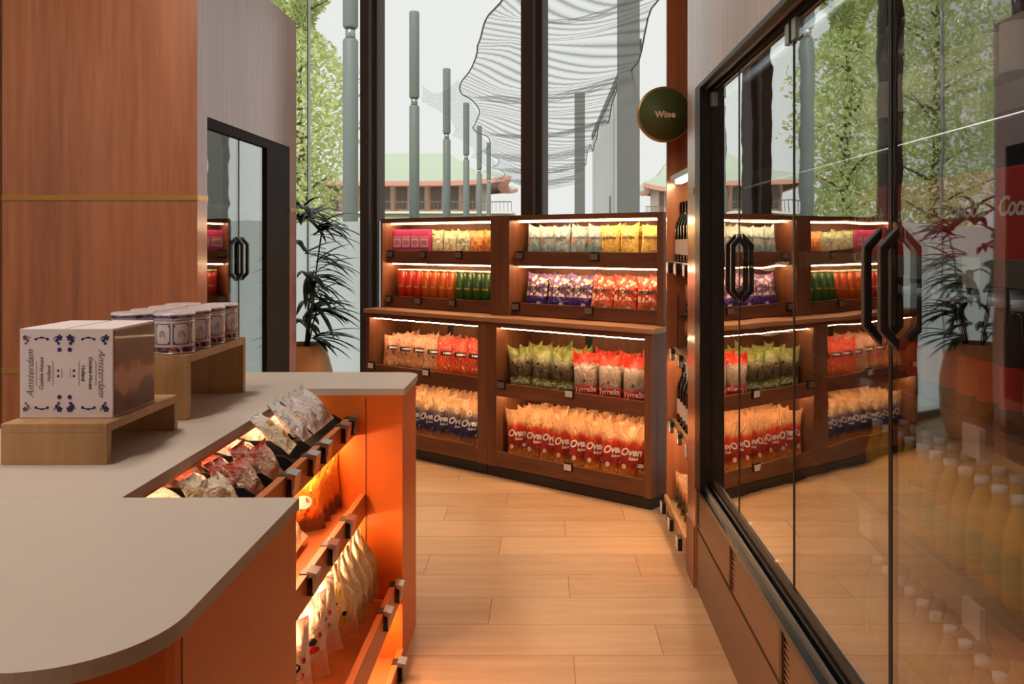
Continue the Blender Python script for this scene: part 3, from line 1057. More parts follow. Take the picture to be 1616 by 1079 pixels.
def lab_bag(mt, s):
    o = bag_proto('snack_bag', mt, 0.16, 0.25, 0.054, s, [('BUGLES', 0.024, 0.0, 0.165, 0.1, INKW, 0.0006)] if False else (), (), 0.024)
    b = Bag(0.16, 0.25, 0.054, s, 0.024)
    lt = MB()
    us, vs_ = [-0.62, -0.3, 0.0, 0.3, 0.62], [0.60, 0.66, 0.72]
    pts = [b.pt(u, v, -1) + Vector((0, -0.002, 0)) for v in vs_ for u in us]
    lt.add(pts, [(j * 5 + i, j * 5 + i + 1, j * 5 + i + 6, j * 5 + i + 5) for j in range(2) for i in range(4)], INKK)
    us, vs_ = [-0.4, -0.2, 0.0, 0.2, 0.4], [0.635, 0.66, 0.685]
    pts = [b.pt(u, v, -1) + Vector((0, -0.0035, 0)) for v in vs_ for u in us]
    lt.add(pts, [(j * 5 + i, j * 5 + i + 1, j * 5 + i + 6, j * 5 + i + 5) for j in range(2) for i in range(4)], INKW)
    lt.build('front_label', o)
    return o


sb = Stock(lab_bag(brn, 21.0), lab_bag(brn, 22.5))
sr = Stock(lab_bag(rdn, 23.0), lab_bag(rdn, 24.5))
for row, off, nr, nb, tl in (('front', 0.095, 3, 4, 12), ('second', 0.17, 3, 4, 12), ('rear', 0.245, 3, 4, 12)):
    shelf_row(sr, spread_(1.265, 1.62, nr), off, 0.512, 28, tl, 'scarlet snack bag', row, 'the middle deck', 'snack bag', 'scarlet snack bags')
    shelf_row(sb, spread_(1.62, 2.13, nb), off, 0.512, 28, tl, 'brown snack bag', row, 'the middle deck', 'snack bag', 'brown snack bags')

# ---- popcorn bags, purple and red (upper cabinet by the wine bay, lower deck)
prp = bag_mat('purple popcorn film', [(0.0, lin(66, 40, 110)), (0.36, lin(78, 48, 124)), (0.42, lin(110, 70, 130)), (1.0, lin(104, 66, 124))],
              [(9.5, lin(234, 214, 186), 0.46, 0.40, 1.0), (12.0, lin(196, 120, 90), 0.16, 0.5, 1.0)], wob=0.05)
prr = bag_mat('coral popcorn film', [(0.0, lin(206, 92, 56)), (0.30, lin(214, 100, 62)), (0.42, lin(196, 62, 36)), (1.0, lin(204, 64, 36))],
              [(9.5, lin(236, 190, 156), 0.42, 0.36, 1.0), (6.0, lin(226, 160, 110), 0.2, 0.0, 0.3)], wob=0.05)


def pop(mt, s, ink):
    return bag_proto('popcorn_bag', mt, 0.148, 0.225, 0.058, s, [('PROPER', 0.034, 0.0, 0.135, 0.0, ink, 0.0012)], [(0.017, 0.017, 0.03, 0.04, INKW)], 0.012)


pp = Stock(pop(prp, 31.0, INKK), pop(prp, 32.6, INKK))
pr_ = Stock(pop(prr, 33.0, INKK), pop(prr, 34.4, INKK))
for row, off, nr, npz in (('front', 0.236, 3, 3), ('second', 0.314, 3, 3)):
    shelf_row(pr_, spread_(0.08, 0.54, nr), off, 0.974, 12, 10, 'coral red popcorn bag', row, 'the open deck', 'popcorn bag', 'coral popcorn bags')
    shelf_row(pp, spread_(0.545, 1.03, npz), off, 0.974, 12, 10, 'purple and cream popcorn bag', row, 'the open deck', 'popcorn bag', 'purple popcorn bags')

# ---- pale teal and yellow bags (upper cabinet by the wine bay, top deck)
tea = bag_mat('pale teal snack film', [(0.0, lin(96, 116, 122)), (0.2, lin(140, 164, 168)), (0.75, lin(158, 178, 178)), (1.0, lin(170, 184, 180))],
              [(3.2, lin(206, 120, 70), 0.2, 0.3, 0.7), (5.0, lin(96, 110, 112), 0.17, 0.05, 0.4)])
yel = bag_mat('yellow snack film', [(0.0, lin(226, 168, 70)), (0.2, lin(230, 190, 92)), (1.0, lin(232, 196, 104))],
              [(4.0, lin(236, 220, 160), 0.22, 0.2, 0.6)])
te = Stock(*[bag_proto('snack_bag', tea, 0.112, 0.205, 0.05, s, [('popchips', 0.022, 0, 0.135, 0, INKG, 0.0006)], (), 0.014) for s in (41.0, 42.2, 43.7)])
ye = Stock(*[bag_proto('snack_bag', yel, 0.122, 0.205, 0.05, s, [('popchips', 0.024, 0, 0.135, 0, INKG, 0.0008)], (), 0.014) for s in (44.0, 45.2)])
for row, off in (('front', 0.237), ('second', 0.305)):
    shelf_row(ye, spread_(0.09, 0.46, 3), off, 1.282, 8, 4, 'yellow snack bag', row, 'the top deck', 'snack bag', 'yellow snack bags')
    shelf_row(te, spread_(0.47, 1.01, 5), off, 1.282, 8, 4, 'pale teal snack bag', row, 'the top deck', 'snack bag', 'pale teal snack bags')

# ---- pale green and orange small bags, pink cartons (upper cabinet by the mullion, top deck)
lgr = bag_mat('pale green snack film', [(0.0, lin(214, 140, 80)), (0.3, lin(206, 196, 160)), (0.7, lin(190, 200, 160)), (1.0, lin(160, 180, 130))], [(4.0, lin(226, 110, 50), 0.22, 0.02, 0.4)])
ogr = bag_mat('orange snack film', [(0.0, lin(214, 110, 46)), (0.5, lin(226, 140, 80)), (1.0, lin(190, 150, 80))], [(4.0, lin(206, 70, 30), 0.25, 0.1, 0.8)])
lg = Stock(*[bag_proto('snack_bag', lgr, 0.118, 0.185, 0.05, s, (), [(0.04, 0.012, 0, 0.1, INKW)], 0.01) for s in (51.0, 52.2)])
og = Stock(*[bag_proto('snack_bag', ogr, 0.118, 0.185, 0.05, s, (), [(0.03, 0.014, 0, 0.1, INKY)], 0.01) for s in (53.0, 54.2)])
for row, off in (('front', 0.237), ('second', 0.305)):
    shelf_row(og, spread_(1.225, 1.49, 2), off, 1.282, 8, 4, 'orange snack bag', row, 'the top deck', 'snack bag', 'orange snack bags')
    shelf_row(lg, spread_(1.49, 1.84, 3), off, 1.282, 8, 4, 'pale green snack bag', row, 'the top deck', 'snack bag', 'pale green snack bags')
PINK = plain('magenta carton', lin(186, 62, 120), 0.45)
PINKL = plain('pink carton label', lin(226, 190, 190), 0.5)
OGPR = plain('orange fruit print', lin(226, 120, 50), 0.5)


def pink_proto():
    o = MB().box(-0.043, 0.043, -0.03, 0.03, 0, 0.205, PINK).build('snack_carton', None, 0.002)
    l = MB().box(-0.036, 0.036, -0.0315, -0.0301, 0.085, 0.145, PINKL)
    for z, w_ in ((0.128, 0.024), (0.116, 0.028), (0.104, 0.02)):
        l.box(-w_, w_, -0.0325, -0.0316, z - 0.003, z + 0.003, PINK)
    vs = [(0.012 + 0.018 * math.cos(2 * math.pi * k / 12), -0.0316, 0.05 + 0.016 * math.sin(2 * math.pi * k / 12)) for k in range(12)]
    l.add(vs, [tuple(range(12))], OGPR)
    l.box(-0.036, 0.036, -0.0312, -0.0301, 0.152, 0.158, PINKL)
    l.build('front_label', o)
    return o


pk = Stock(pink_proto())
for row, off in (('front', 0.245), ('rear', 0.315)):
    shelf_row(pk, [1.888 + 0.0875 * i for i in range(4)], off, 1.2805, 0, 0, 'magenta snack carton', row, 'the top deck', 'carton', 'magenta snack cartons', 0.0)

# ---- snack tubes
def tube_proto(col, nm):
    m = plain(nm + ' tube paper', col, 0.35)
    lid = plain('pale tube lid', lin(226, 214, 190), 0.4)
    o = MB().lathe([(0.0375, 0), (0.0375, 0.228)], m, 22).build('snack_tube')
    MB().lathe([(0.0372, 0.2283), (0.0385, 0.2285), (0.0385, 0.238), (0.037, 0.2405)], lid, 22).build('lid', o)
    MB().lathe([(0.0378, 0.0), (0.0385, 0.001), (0.0385, 0.006), (0.0378, 0.007)], STEEL, 22, None, False).build('base_rim', o)
    l = MB()
    tv, tf = text_geo('Pringles', 0.017, 0.1, 0.0006)
    l.add([((0.0383) * math.sin(p.x / 0.0375), -(0.0383) * math.cos(p.x / 0.0375), 0.125 + p.y) for p in tv], tf, INKY)
    l.build('lettering', o)
    return o


for col, nm, s0, n in ((lin(56, 96, 36), 'green', 1.260, 5), (lin(212, 92, 26), 'orange', 1.650, 4), (lin(206, 46, 24), 'red', 1.960, 3)):
    st = Stock(tube_proto(col, nm))
    for row, off in (('front', 0.240), ('rear', 0.325)):
        shelf_row(st, [s0 + 0.0775 * i for i in range(n)], off, 0.9725, 0, 0, nm + ' snack tube', row, 'the open deck', 'snack tube', nm + ' snack tubes', 0.0)

# ---- wine
GLB = plain('dark bottle glass', lin(16, 18, 14), 0.08, 0, 0.8)
WLAB = plain('cream wine label', lin(226, 206, 186), 0.6)
FOIL = plain('black foil capsule', lin(24, 20, 20), 0.3, 0.4)


def wine_proto():
    o = MB().lathe([(0.034, 0), (0.0375, 0.004), (0.0375, 0.175), (0.033, 0.20), (0.0165, 0.232), (0.0142, 0.25)], GLB, 22).build('wine_bottle')
    MB().lathe([(0.0148, 0.2503), (0.0150, 0.252), (0.0150, 0.295), (0.0155, 0.296), (0.0155, 0.302), (0.014, 0.304)], FOIL, 18).build('capsule', o)
    MB().lathe([(0.0379, 0.045), (0.0379, 0.118)], WLAB, 22, None, False).build('bottle_label', o)
    return o


wi = Stock(wine_proto())
for z, nm in ((1.2955, 'top'), (0.5055, 'third')):
    dx = WDECK[0][1] if z > 1 else WDECK[2][1]
    for r_, rn in enumerate(('front', 'rear')):
        for i in range(6):
            wi.put((XW + dx + 0.056 + r_ * 0.085, 4.225 - 0.085 * i, z), (0, 0, R(60)), '%s wine bottle from the shelving, %s row of the %s wine shelf' % (ORD[i], rn, nm), 'wine bottle', 'wine bottles in the bay')
nut = bag_mat('nut snack film', [(0.0, lin(120, 110, 60)), (0.4, lin(60, 44, 30)), (0.7, lin(200, 120, 60)), (1.0, lin(226, 190, 150))], [(4.0, lin(230, 200, 170), 0.25, 0.4, 1.0), (5.0, lin(40, 26, 20), 0.25, 0.0, 0.6)])
nt_ = Stock(*[bag_proto('nut_bag', nut, 0.10, 0.14, 0.045, s, (), (), 0.01) for s in (61.0, 62.4)])
for z0, zz, nm in ((0.8655, 0.0, 'second'), (0.1055, 0.0, 'lowest')):
    for r_, rn in enumerate(('front', 'rear')):
        for i in range(5):
            dx = WDECK[1][1] if z0 > 0.5 else WDECK[3][1]
            nt_.put((XW + dx + 0.085 + r_ * 0.072, 4.195 - 0.1 * i, z0 + 0.004), (R(-10), 0, R(-90 + 60)), '%s foil nut bag from the shelving, %s row of the %s wine bay shelf' % (ORD[i], rn, nm), 'nut bag', 'nut bags in the wine bay')
tin_rack = thing('wire_rack', 'small wire rack holding nut bags in the wine bay', 'rack', (0.75, 4.0, 0.99))
for y in (3.66, 3.947, 4.258):
    MB().box(XW + 0.056, XW + 0.060, y - 0.002, y + 0.002, 0.866, 1.14, BLACK).box(XW + 0.29, XW + 0.294, y - 0.002, y + 0.002, 0.866, 1.14, BLACK).build('upright', tin_rack)
MB().box(XW + 0.056, XW + 0.294, 3.65, 4.262, 1.028, 1.032, BLACK).build('tier', tin_rack)
for i in range(5):
    nt_.put((XW + 0.125, 4.195 - 0.1 * i, 1.037), (R(-8), 0, R(-30)), '%s foil nut bag from the shelving, on the small wire rack' % ORD[i], 'nut bag', 'nut bags on the wire rack')

# ================================================================== ON THE COUNTER
def riser(label, x0, x1, y0, y1, z1, tb):
    t = thing('display_riser', label, 'display riser', ((x0 + x1) / 2, (y0 + y1) / 2, ZC), 0, 'oak risers on the counter')
    MB().box(x0, x1, y0, y1, z1 - tb, z1, OAK).build('top_board', t, 0.0015)
    MB().box(x0, x1, y0, y0 + tb, ZC + 0.0005, z1 - tb, OAK).build('side_board', t, 0.001)
    MB().box(x0, x1, y1 - tb, y1, ZC + 0.0005, z1 - tb, OAK).build('side_board', t, 0.001)


riser('low oak riser on the counter carrying the white and blue carton', -1.186, -0.955, 1.848, 2.205, 1.005, 0.02)
riser('taller oak riser on the counter carrying the round biscuit tins', -1.245, -0.975, 2.312, 2.760, 1.092, 0.022)


def film_mat():
    m, nt, b = base('brown window film')
    geo = N(nt, 'ShaderNodeNewGeometry')
    nz = N(nt, 'ShaderNodeTexNoise', i_Scale=16.0, i_Detail=4.0)
    L(nt, geo.outputs['Position'], nz.inputs['Vector'])
    sp = N(nt, 'ShaderNodeSeparateXYZ')
    L(nt, geo.outputs['Position'], sp.inputs[0])
    ad = N(nt, 'ShaderNodeMath', operation='MULTIPLY_ADD')
    ad.inputs[1].default_value = 0.10
    L(nt, nz.outputs['Fac'], ad.inputs[0])
    L(nt, sp.outputs['Z'], ad.inputs[2])
    mr = N(nt, 'ShaderNodeMapRange')
    mr.inputs['From Min'].default_value = 1.05
    mr.inputs['From Max'].default_value = 1.27
    L(nt, ad.outputs[0], mr.inputs['Value'])
    cr = N(nt, 'ShaderNodeValToRGB')
    ramp_fill(cr, [(0.0, lin(110, 70, 60)), (0.14, lin(92, 54, 44)), (0.27, lin(104, 62, 48)), (0.33, lin(176, 130, 104)), (0.45, lin(186, 136, 104)), (0.52, lin(112, 64, 46)), (0.6, lin(104, 62, 46)), (1.0, lin(120, 74, 56))])
    L(nt, mr.outputs['Result'], cr.inputs['Fac'])
    L(nt, cr.outputs['Color'], b.inputs['Base Color'])
    b.inputs['Roughness'].default_value = 0.3
    b.inputs['Specular IOR Level'].default_value = 0.3
    b.inputs['Coat Weight'].default_value = 0.12
    b.inputs['Coat Roughness'].default_value = 0.04
    bp = N(nt, 'ShaderNodeBump', i_Strength=0.35, i_Distance=0.01)
    n2 = N(nt, 'ShaderNodeTexNoise', i_Scale=9.0, i_Detail=1.0)
    L(nt, geo.outputs['Position'], n2.inputs['Vector'])
    L(nt, n2.outputs['Fac'], bp.inputs['Height'])
    L(nt, bp.outputs['Normal'], b.inputs['Normal'])
    return m


CARTON = plain('white lilac carton', lin(236, 228, 232), 0.4)
bx0, bx1, by0, by1, bz0, bz1 = -1.180, -0.971, 1.905, 2.108, 1.0055, 1.206
t = thing('biscuit_carton', 'white carton with delft blue ornament and brown window, on the low oak riser', 'carton', ((bx0 + bx1) / 2, (by0 + by1) / 2, bz0))
MB().box(bx0, bx1, by0, by1, bz0, bz1, CARTON).build('carton_body', t, 0.0015)
MB().box(bx1 - 0.001, bx1 + 0.0015, by0 + 0.006, by1 - 0.004, bz0 + 0.004, bz1 - 0.006, film_mat()).build('clear_window', t)
MB().box((bx0 + bx1) / 2 - 0.0006, (bx0 + bx1) / 2 + 0.0006, by0 + 0.001, by1 - 0.001, bz1 - 0.0005, bz1 + 0.0006, INKG).build('lid_seam', t)
pr = MB()
BW, BH = bx1 - bx0, bz1 - bz0


def cpt(fx, fz):
    return bx0 + BW * fx, bz0 + BH * fz


def disc(mb, x, z, r, ink, n=10):
    mb.add([(x + r * math.cos(2 * math.pi * k / n), by0 - 0.0008, z + r * math.sin(2 * math.pi * k / n)) for k in range(n)], [tuple(range(n))], ink)


def flower(fx, fz, r, ink):
    x, z = cpt(fx, fz)
    for k in range(5):
        a = 2 * math.pi * k / 5 + 0.3
        disc(pr, x + r * math.cos(a), z + r * math.sin(a), r * 0.62, ink, 8)
    disc(pr, x, z, r * 0.55, ink, 8)


def stroke(pts, wd, ink):
    pts = [Vector((p[0], 0, p[1])) for p in pts]
    vs, fs = [], []
    for k, p in enumerate(pts):
        d_ = (pts[min(k + 1, len(pts) - 1)] - pts[max(k - 1, 0)]).normalized()
        nrm = Vector((-d_.z, 0, d_.x))
        w_ = wd if isinstance(wd, float) else wd[k]
        vs += [(p.x + nrm.x * w_, by0 - 0.0008, p.z + nrm.z * w_), (p.x - nrm.x * w_, by0 - 0.0008, p.z - nrm.z * w_)]
    fs = [(2 * k, 2 * k + 1, 2 * k + 3, 2 * k + 2) for k in range(len(pts) - 1)]
    pr.add(vs, fs, ink)


for top in (1, 0):
    f = (lambda v: v) if top else (lambda v: 1 - v)
    for fx, ink, big in ((0.06, INKG, .8), (0.43, INKB, 1.0), (0.54, INKB, 1.1), (0.93, INKB, 1.0)):
        flower(fx, f(0.90), 0.0045 * big, ink)
        dx = 0.03 if fx in (0.06, 0.54) else -0.03
        flower(fx + dx, f(0.865), 0.0028 * big, ink)
        flower(fx + dx * 0.3, f(0.835), 0.0024 * big, ink)
        x, z = cpt(fx + dx * 1.5, f(0.895))
        stroke([(x - 0.004, z - 0.004), (x, z + 0.003), (x + 0.004, z)], 0.0010, ink)
    for fx in (0.43, 0.54):
        flower(fx, f(0.765), 0.0036, INKB)
    for fx in (0.24, 0.74):
        pts, ws = [], []
        for k in range(13):
            a = -1 + 2 * k / 12
            x, z = cpt(fx + 0.075 * a, f(0.90 - 0.025 * a * a))
            pts.append((x, z))
            ws.append(0.0012 + 0.0022 * math.exp(-((abs(a) - 0.85) / 0.15) ** 2) + 0.0012 * math.exp(-(a / 0.2) ** 2))
        stroke(pts, ws, INKB)


def rot_word(txt, size, fx, fz, deg, ink, shear=0.0, bold=0.0):
    tv, tf = text_geo(txt, size, shear, bold)
    ca, sa = math.cos(R(deg)), math.sin(R(deg))
    x, z = cpt(fx, fz)
    pr.add([(x + p.x * ca - p.y * sa, by0 - 0.0009, z + p.x * sa + p.y * ca) for p in tv], tf, ink)


for sgn, c in ((1, 0.0), (-1, 1.0)):
    g = (lambda v: v) if sgn > 0 else (lambda v: 1 - v)
    rot_word('Amsterdam', 0.0225, g(0.115), 0.5, 90 * sgn, INKG, 0.45)
    rot_word('Cookie House', 0.0125, g(0.235), 0.5, 90 * sgn, INKK if sgn < 0 else INKG, 0.1, 0.0002)
    rot_word('Holland', 0.0115, g(0.315), 0.5, 90 * sgn, INKK if sgn < 0 else INKG, 0.1, 0.0002)
    for a_, b_ in ((0.165, 0.18), (0.375, 0.36)):
        q = [cpt(g(b_ + (0.012 if b_ < 0.3 else -0.012)), 0.36), cpt(g(b_), 0.375), cpt(g(b_), 0.49), cpt(g(a_), 0.5), cpt(g(b_), 0.51), cpt(g(b_), 0.625), cpt(g(b_ + (0.012 if b_ < 0.3 else -0.012)), 0.64)]
        stroke(q, 0.0006, INKG)
    for dz in (-0.03, 0.03):
        flower(g(0.415), 0.5 + dz, 0.0020, INKK)
    stroke([cpt(g(0.455), 0.45), cpt(g(0.455), 0.55)], 0.0005, INKG)
pr.build('printed_ornament', t)

# round tins
TINW = plain('white enamelled tin', lin(220, 212, 216), 0.2, 0.1)


def tinband():
    m, nt, b = base('tin foot ornament')
    tc = N(nt, 'ShaderNodeTexCoord')
    vo = N(nt, 'ShaderNodeTexVoronoi', i_Scale=170.0)
    L(nt, tc.outputs['Object'], vo.inputs['Vector'])
    cr = N(nt, 'ShaderNodeValToRGB')
    ramp_fill(cr, [(0.0, lin(56, 40, 80)), (0.3, lin(150, 90, 80)), (0.5, lin(206, 180, 170)), (0.75, lin(70, 60, 110)), (1.0, lin(190, 110, 90))], 'CONSTANT')
    sp = N(nt, 'ShaderNodeSeparateColor')
    L(nt, vo.outputs['Color'], sp.inputs[0])
    L(nt, sp.outputs[0], cr.inputs['Fac'])
    L(nt, cr.outputs['Color'], b.inputs['Base Color'])
    b.inputs['Roughness'].default_value = 0.25
    return m


def tin_proto():
    Rr = 0.0535
    o = MB().lathe([(Rr - 0.001, 0.002), (Rr, 0.004), (Rr, 0.091), (Rr - 0.001, 0.093)], TINW, 40).build('biscuit_tin')
    MB().lathe([(Rr + 0.0003, 0.006), (Rr + 0.0003, 0.020)], tinband(), 40, None, False).build('foot_band', o)
    MB().lathe([(Rr - 0.004, 0.0), (Rr + 0.0008, 0.0005), (Rr + 0.0010, 0.0035), (Rr - 0.002, 0.0045)], STEEL, 40, None, False).build('bottom_rim', o)
    MB().lathe([(Rr + 0.0008, 0.0935), (Rr + 0.0012, 0.095), (Rr + 0.0012, 0.110), (Rr - 0.001, 0.1125), (Rr - 0.006, 0.1118), (0.0, 0.1120)], TINW, 40, None, False).build('lid', o)
    l = MB()

    def wrap(ax, z, r=Rr + 0.0007):
        return (r * math.sin(ax), -r * math.cos(ax), z)

    def strip(pts, wd, ink, r=Rr + 0.0007):
        for k in range(len(pts) - 1):
            (a0, z0), (a1, z1) = pts[k], pts[k + 1]
            d_ = Vector(((a1 - a0) * Rr, z1 - z0)).normalized()
            nx, nz = -d_.y * wd / Rr, d_.x * wd
            n_ = 5
            vs, fs = [], []
            for q in range(n_ + 1):
                tq = q / n_
                a, z = a0 + (a1 - a0) * tq, z0 + (z1 - z0) * tq
                vs += [wrap(a + nx, z + nz, r), wrap(a - nx, z - nz, r)]
            l.add(vs, [(2 * q, 2 * q + 1, 2 * q + 3, 2 * q + 2) for q in range(n_)], ink)
    for c in (-0.95 - 0.95, -0.95, 0.0, 0.95, 1.9):
        h = 0.40
        strip([(c - h, 0.028), (c - h, 0.084), (c + h, 0.084), (c + h, 0.028), (c - h, 0.028)], 0.0010, INKB)
        for sa in (-1, 1):
            for z in (0.0335, 0.0785):
                a = c + sa * (h - 0.07)
                l.add([wrap(a - 0.05, z - 0.003), wrap(a + 0.05, z - 0.003), wrap(a, z + 0.003)], [(0, 1, 2)], INKB)
        pts = [(c + 0.18 * math.sin(k * 0.5) * (1 - k / 40), 0.056 + 0.009 * math.cos(k * 0.9)) for k in range(14)]
        strip(pts, 0.0006, INKG)
    for c, wd in ((-1.25, 'STROOPWAFELS'), (0.0, 'STROOPWAFELS'), (1.25, 'STROOPWAFELS')):
        tv, tf = text_geo(wd, 0.0105, 0, 0.0005)
        l.add([wrap(c + p.x / Rr, 0.1028 + p.y, Rr + 0.0018) for p in tv], tf, INKB)
    for c in (-1.875, -0.625, 0.625, 1.875):
        l.add([wrap(c + 0.06 * math.cos(k * 0.785), 0.1028 + 0.003 * math.sin(k * 0.785), Rr + 0.0018) for k in range(8)], [tuple(range(8))], INKB)
    strip([(-2.5, 0.096), (0, 0.096), (2.5, 0.096)], 0.0005, INKB, Rr + 0.0018)
    l.build('printed_panel', o)
    return o


tn = Stock(tin_proto())
for c, nm in ((0, 'aisle side of the riser'), (1, 'wall side of the riser')):
    for i in range(4):
        tn.put((-1.035 - c * 0.118, 2.369 + 0.1105 * i, 1.0925), (0, 0, R(-12 + 7 * i + 20 * c)), '%s white and blue biscuit tin from the carton, %s' % (ORD[i], nm), 'biscuit tin', 'biscuit tins on the oak riser')

# ================================================================== IN THE COUNTER RACK
brd = bag_mat('flatbread film', [(0.0, lin(236, 214, 176)), (0.5, lin(244, 228, 198)), (1.0, lin(240, 236, 230))], [(3.0, lin(226, 160, 84), 0.28, 0.0, 0.8), (6.0, lin(250, 246, 238), 0.2, 0.0, 1.0)], 0.2, 0.1, 0.6)
whb = bag_mat('clear white film', [(0.0, lin(226, 214, 206)), (0.5, lin(240, 232, 226)), (1.0, lin(214, 204, 200))], [(4.0, lin(190, 170, 160), 0.2, 0.0, 1.0), (3.0, lin(176, 140, 110), 0.22, 0.1, 0.6)], 0.18, 0.1, 0.7)
rdp = bag_mat('red topped film', [(0.0, lin(206, 150, 120)), (0.6, lin(222, 180, 156)), (0.8, lin(206, 80, 54)), (1.0, lin(214, 96, 60))], [(3.5, lin(240, 220, 200), 0.25, 0.05, 0.7)], 0.22, 0.1, 0.5)
beg = bag_mat('beige film', [(0.0, lin(214, 190, 150)), (0.6, lin(232, 210, 176)), (1.0, lin(240, 224, 200))], [(4.0, lin(196, 160, 120), 0.2, 0.1, 0.8)], 0.25, 0.1, 0.4)
BR = [Stock(*[bag_proto('bread_bag', mt, 0.116, 0.155, 0.052, s, (), (), 0.02, 0.010) for s in (71.0 + k, 73.3 + k)]) for k, mt in enumerate((brd, whb))]
# pile of loose bags in the far two compartments: (x, y, z, rx, rz, kind)
pile = []
for c, (yc, ks) in enumerate(((2.744, (1, 1, 0)), (2.624, (1, 0, 0)), (2.504, (1, 0, 1)), (2.353, (0, 0, 0)))):
    for i, kd in enumerate(ks):
        pile.append((-0.70 - 0.10 * i, yc, 0.806, (-44, -70, -74)[i] - (c * 5) % 4, 90 + (c * 3 + i * 5) % 11 - 5, kd))
for i, (x, y, z, rx, rz, kd) in enumerate(pile):
    BR[kd].put((x, y, z), (R(rx), R((i * 37) % 9 - 4), R(rz)), '%s %s bread bag from the far orange panel, in the black tray' % (ORD[i], ('golden', 'clear white')[kd]), 'bread bag', 'bread bags in the counter tray')
PK = [Stock(*[bag_proto('snack_packet', mt, 0.10, 0.10, 0.032, 80.0 + k, (), (), 0.006, 0.005)]) for k, mt in enumerate((rdp, rdp, beg))]
for c, (yc, nm) in enumerate(((2.182, 'red topped'), (2.035, 'pale red'), (1.89, 'beige'))):
    for i in range(5):
        PK[c].put((-0.69 - 0.052 * i, yc, 0.794), (R(-34 if i < 2 else -56), R((i * 7) % 5 - 2), R(90 + (i * 13) % 9 - 4)), '%s %s snack packet from the aisle, in the divided counter tray' % (ORD[i], nm), 'snack packet', nm + ' packets in the counter tray')
# second deck
waf = bag_mat('orange waffle film', [(0.0, lin(70, 36, 20)), (0.18, lin(110, 52, 24)), (0.26, lin(226, 110, 30)), (0.62, lin(236, 140, 40)), (0.72, lin(240, 190, 70)), (1.0, lin(226, 120, 40))], [(4.0, lin(240, 214, 160), 0.25, 0.45, 0.75), (7.0, lin(206, 70, 20), 0.2, 0.2, 0.6)], 0.25, 0.06, 0.4)
wf_ = Stock(*[bag_proto('waffle_bag', waf, 0.15, 0.195, 0.05, s, (), [(0.03, 0.02, 0.0, 0.09, INKW)], 0.012) for s in (91.0, 92.3)])
for c, nm in ((0, 'aisle side'), (1, 'wall side')):
    for i in range(4):
        wf_.put((-0.725 - 0.15 * c, 2.735 - 0.068 * i, 0.533 + 0.012 * c), (R(-10), 0, R(38)), '%s orange waffle bag from the far panel, %s of the second rack shelf' % (ORD[i], nm), 'waffle bag', 'orange waffle bags')
bg2 = Stock(*[bag_proto('cracker_bag', beg, 0.15, 0.17, 0.05, s, (), (), 0.014, 0.008) for s in (94.0, 95.3)])
for i in range(3):
    bg2.put((-0.69 - 0.085 * i, 2.40, 0.546 + 0.008 * i), (R(-50), 0, R(92)), '%s beige cracker bag from the aisle, lying on the second rack shelf' % ORD[i], 'cracker bag', 'beige cracker bags')
pk2 = Stock(bag_proto('cracker_bag', rdp, 0.15, 0.15, 0.05, 97.0, (), (), 0.012))
for i in range(3):
    pk2.put((-0.70 - 0.08 * i, 2.24, 0.538 + 0.008 * i), (R(-30), 0, R(90)), '%s salmon cracker bag from the aisle, on the second rack shelf' % ORD[i], 'cracker bag', 'salmon cracker bags')
# third deck
pit = bag_mat('cream pita film', [(0.0, lin(226, 190, 130)), (0.3, lin(240, 216, 160)), (0.7, lin(244, 226, 180)), (1.0, lin(246, 236, 206))], [(3.0, lin(226, 206, 120), 0.28, 0.1, 0.7), (5.0, lin(120, 70, 40), 0.10, 0.1, 0.6), (4.0, lin(240, 190, 160), 0.2, 0.5, 1.0)], 0.25, 0.1, 0.3)
pi_ = Stock(*[bag_proto('pita_bag', pit, 0.135, 0.215, 0.056, s, (), [(0.008, 0.007, 0.02, 0.08, INKK), (0.006, 0.006, -0.015, 0.12, INKK)], 0.0, 0.005, 0.82) for s in (101.0, 102.7)])
for r_ in range(3):
    for i in range(5):
        pi_.put((-0.602 - 0.118 * r_, 2.735 - 0.074 * i, 0.256), (R(-6), 0, R(28)), '%s cream pita bag from the far panel, %s column of the third rack shelf' % (ORD[i], ('aisle side', 'middle', 'wall side')[r_]), 'pita bag', 'cream pita bags')
wht = bag_mat('white crinkled film', [(0.0, lin(236, 206, 176)), (0.4, lin(246, 226, 200)), (1.0, lin(248, 236, 218))], [(3.0, lin(250, 244, 232), 0.3, 0.0, 1.0)], 0.3, 0.1, 0.3)
wh_ = Stock(*[bag_proto('crisp_bag', wht, 0.165, 0.20, 0.088, s, (), [(0.014, 0.010, 0.022, 0.10, INKK), (0.024, 0.009, 0.022, 0.08, INKR), (0.007, 0.007, 0.05, 0.11, INKR)], 0.012, 0.012) for s in (105.0, 106.7)])
for r_ in range(3):
    for i in range(4):
        wh_.put((-0.632 - 0.165 * r_, 2.32 - 0.135 * i + 0.02 * r_, 0.264), (R(-14), R((i * 5) % 7 - 3), R(34 + (i * 11) % 9)), '%s white crisp bag from the pita bags, %s column of the third rack shelf' % (ORD[i], ('aisle side', 'middle', 'wall side')[r_]), 'crisp bag', 'white crinkled crisp bags')
# bottom deck
for i in range(5):
    wf_.put((-0.56, 2.72 - 0.16 * i, 0.052), (R(-48), 0, R(90)), '%s orange waffle bag from the far panel, on the lowest rack shelf' % ORD[i], 'waffle bag', 'waffle bags on the lowest rack shelf')

# ---- soft bags press against each other: thin the ones that would cut through a neighbour or a shelf
from mathutils.bvhtree import BVHTree


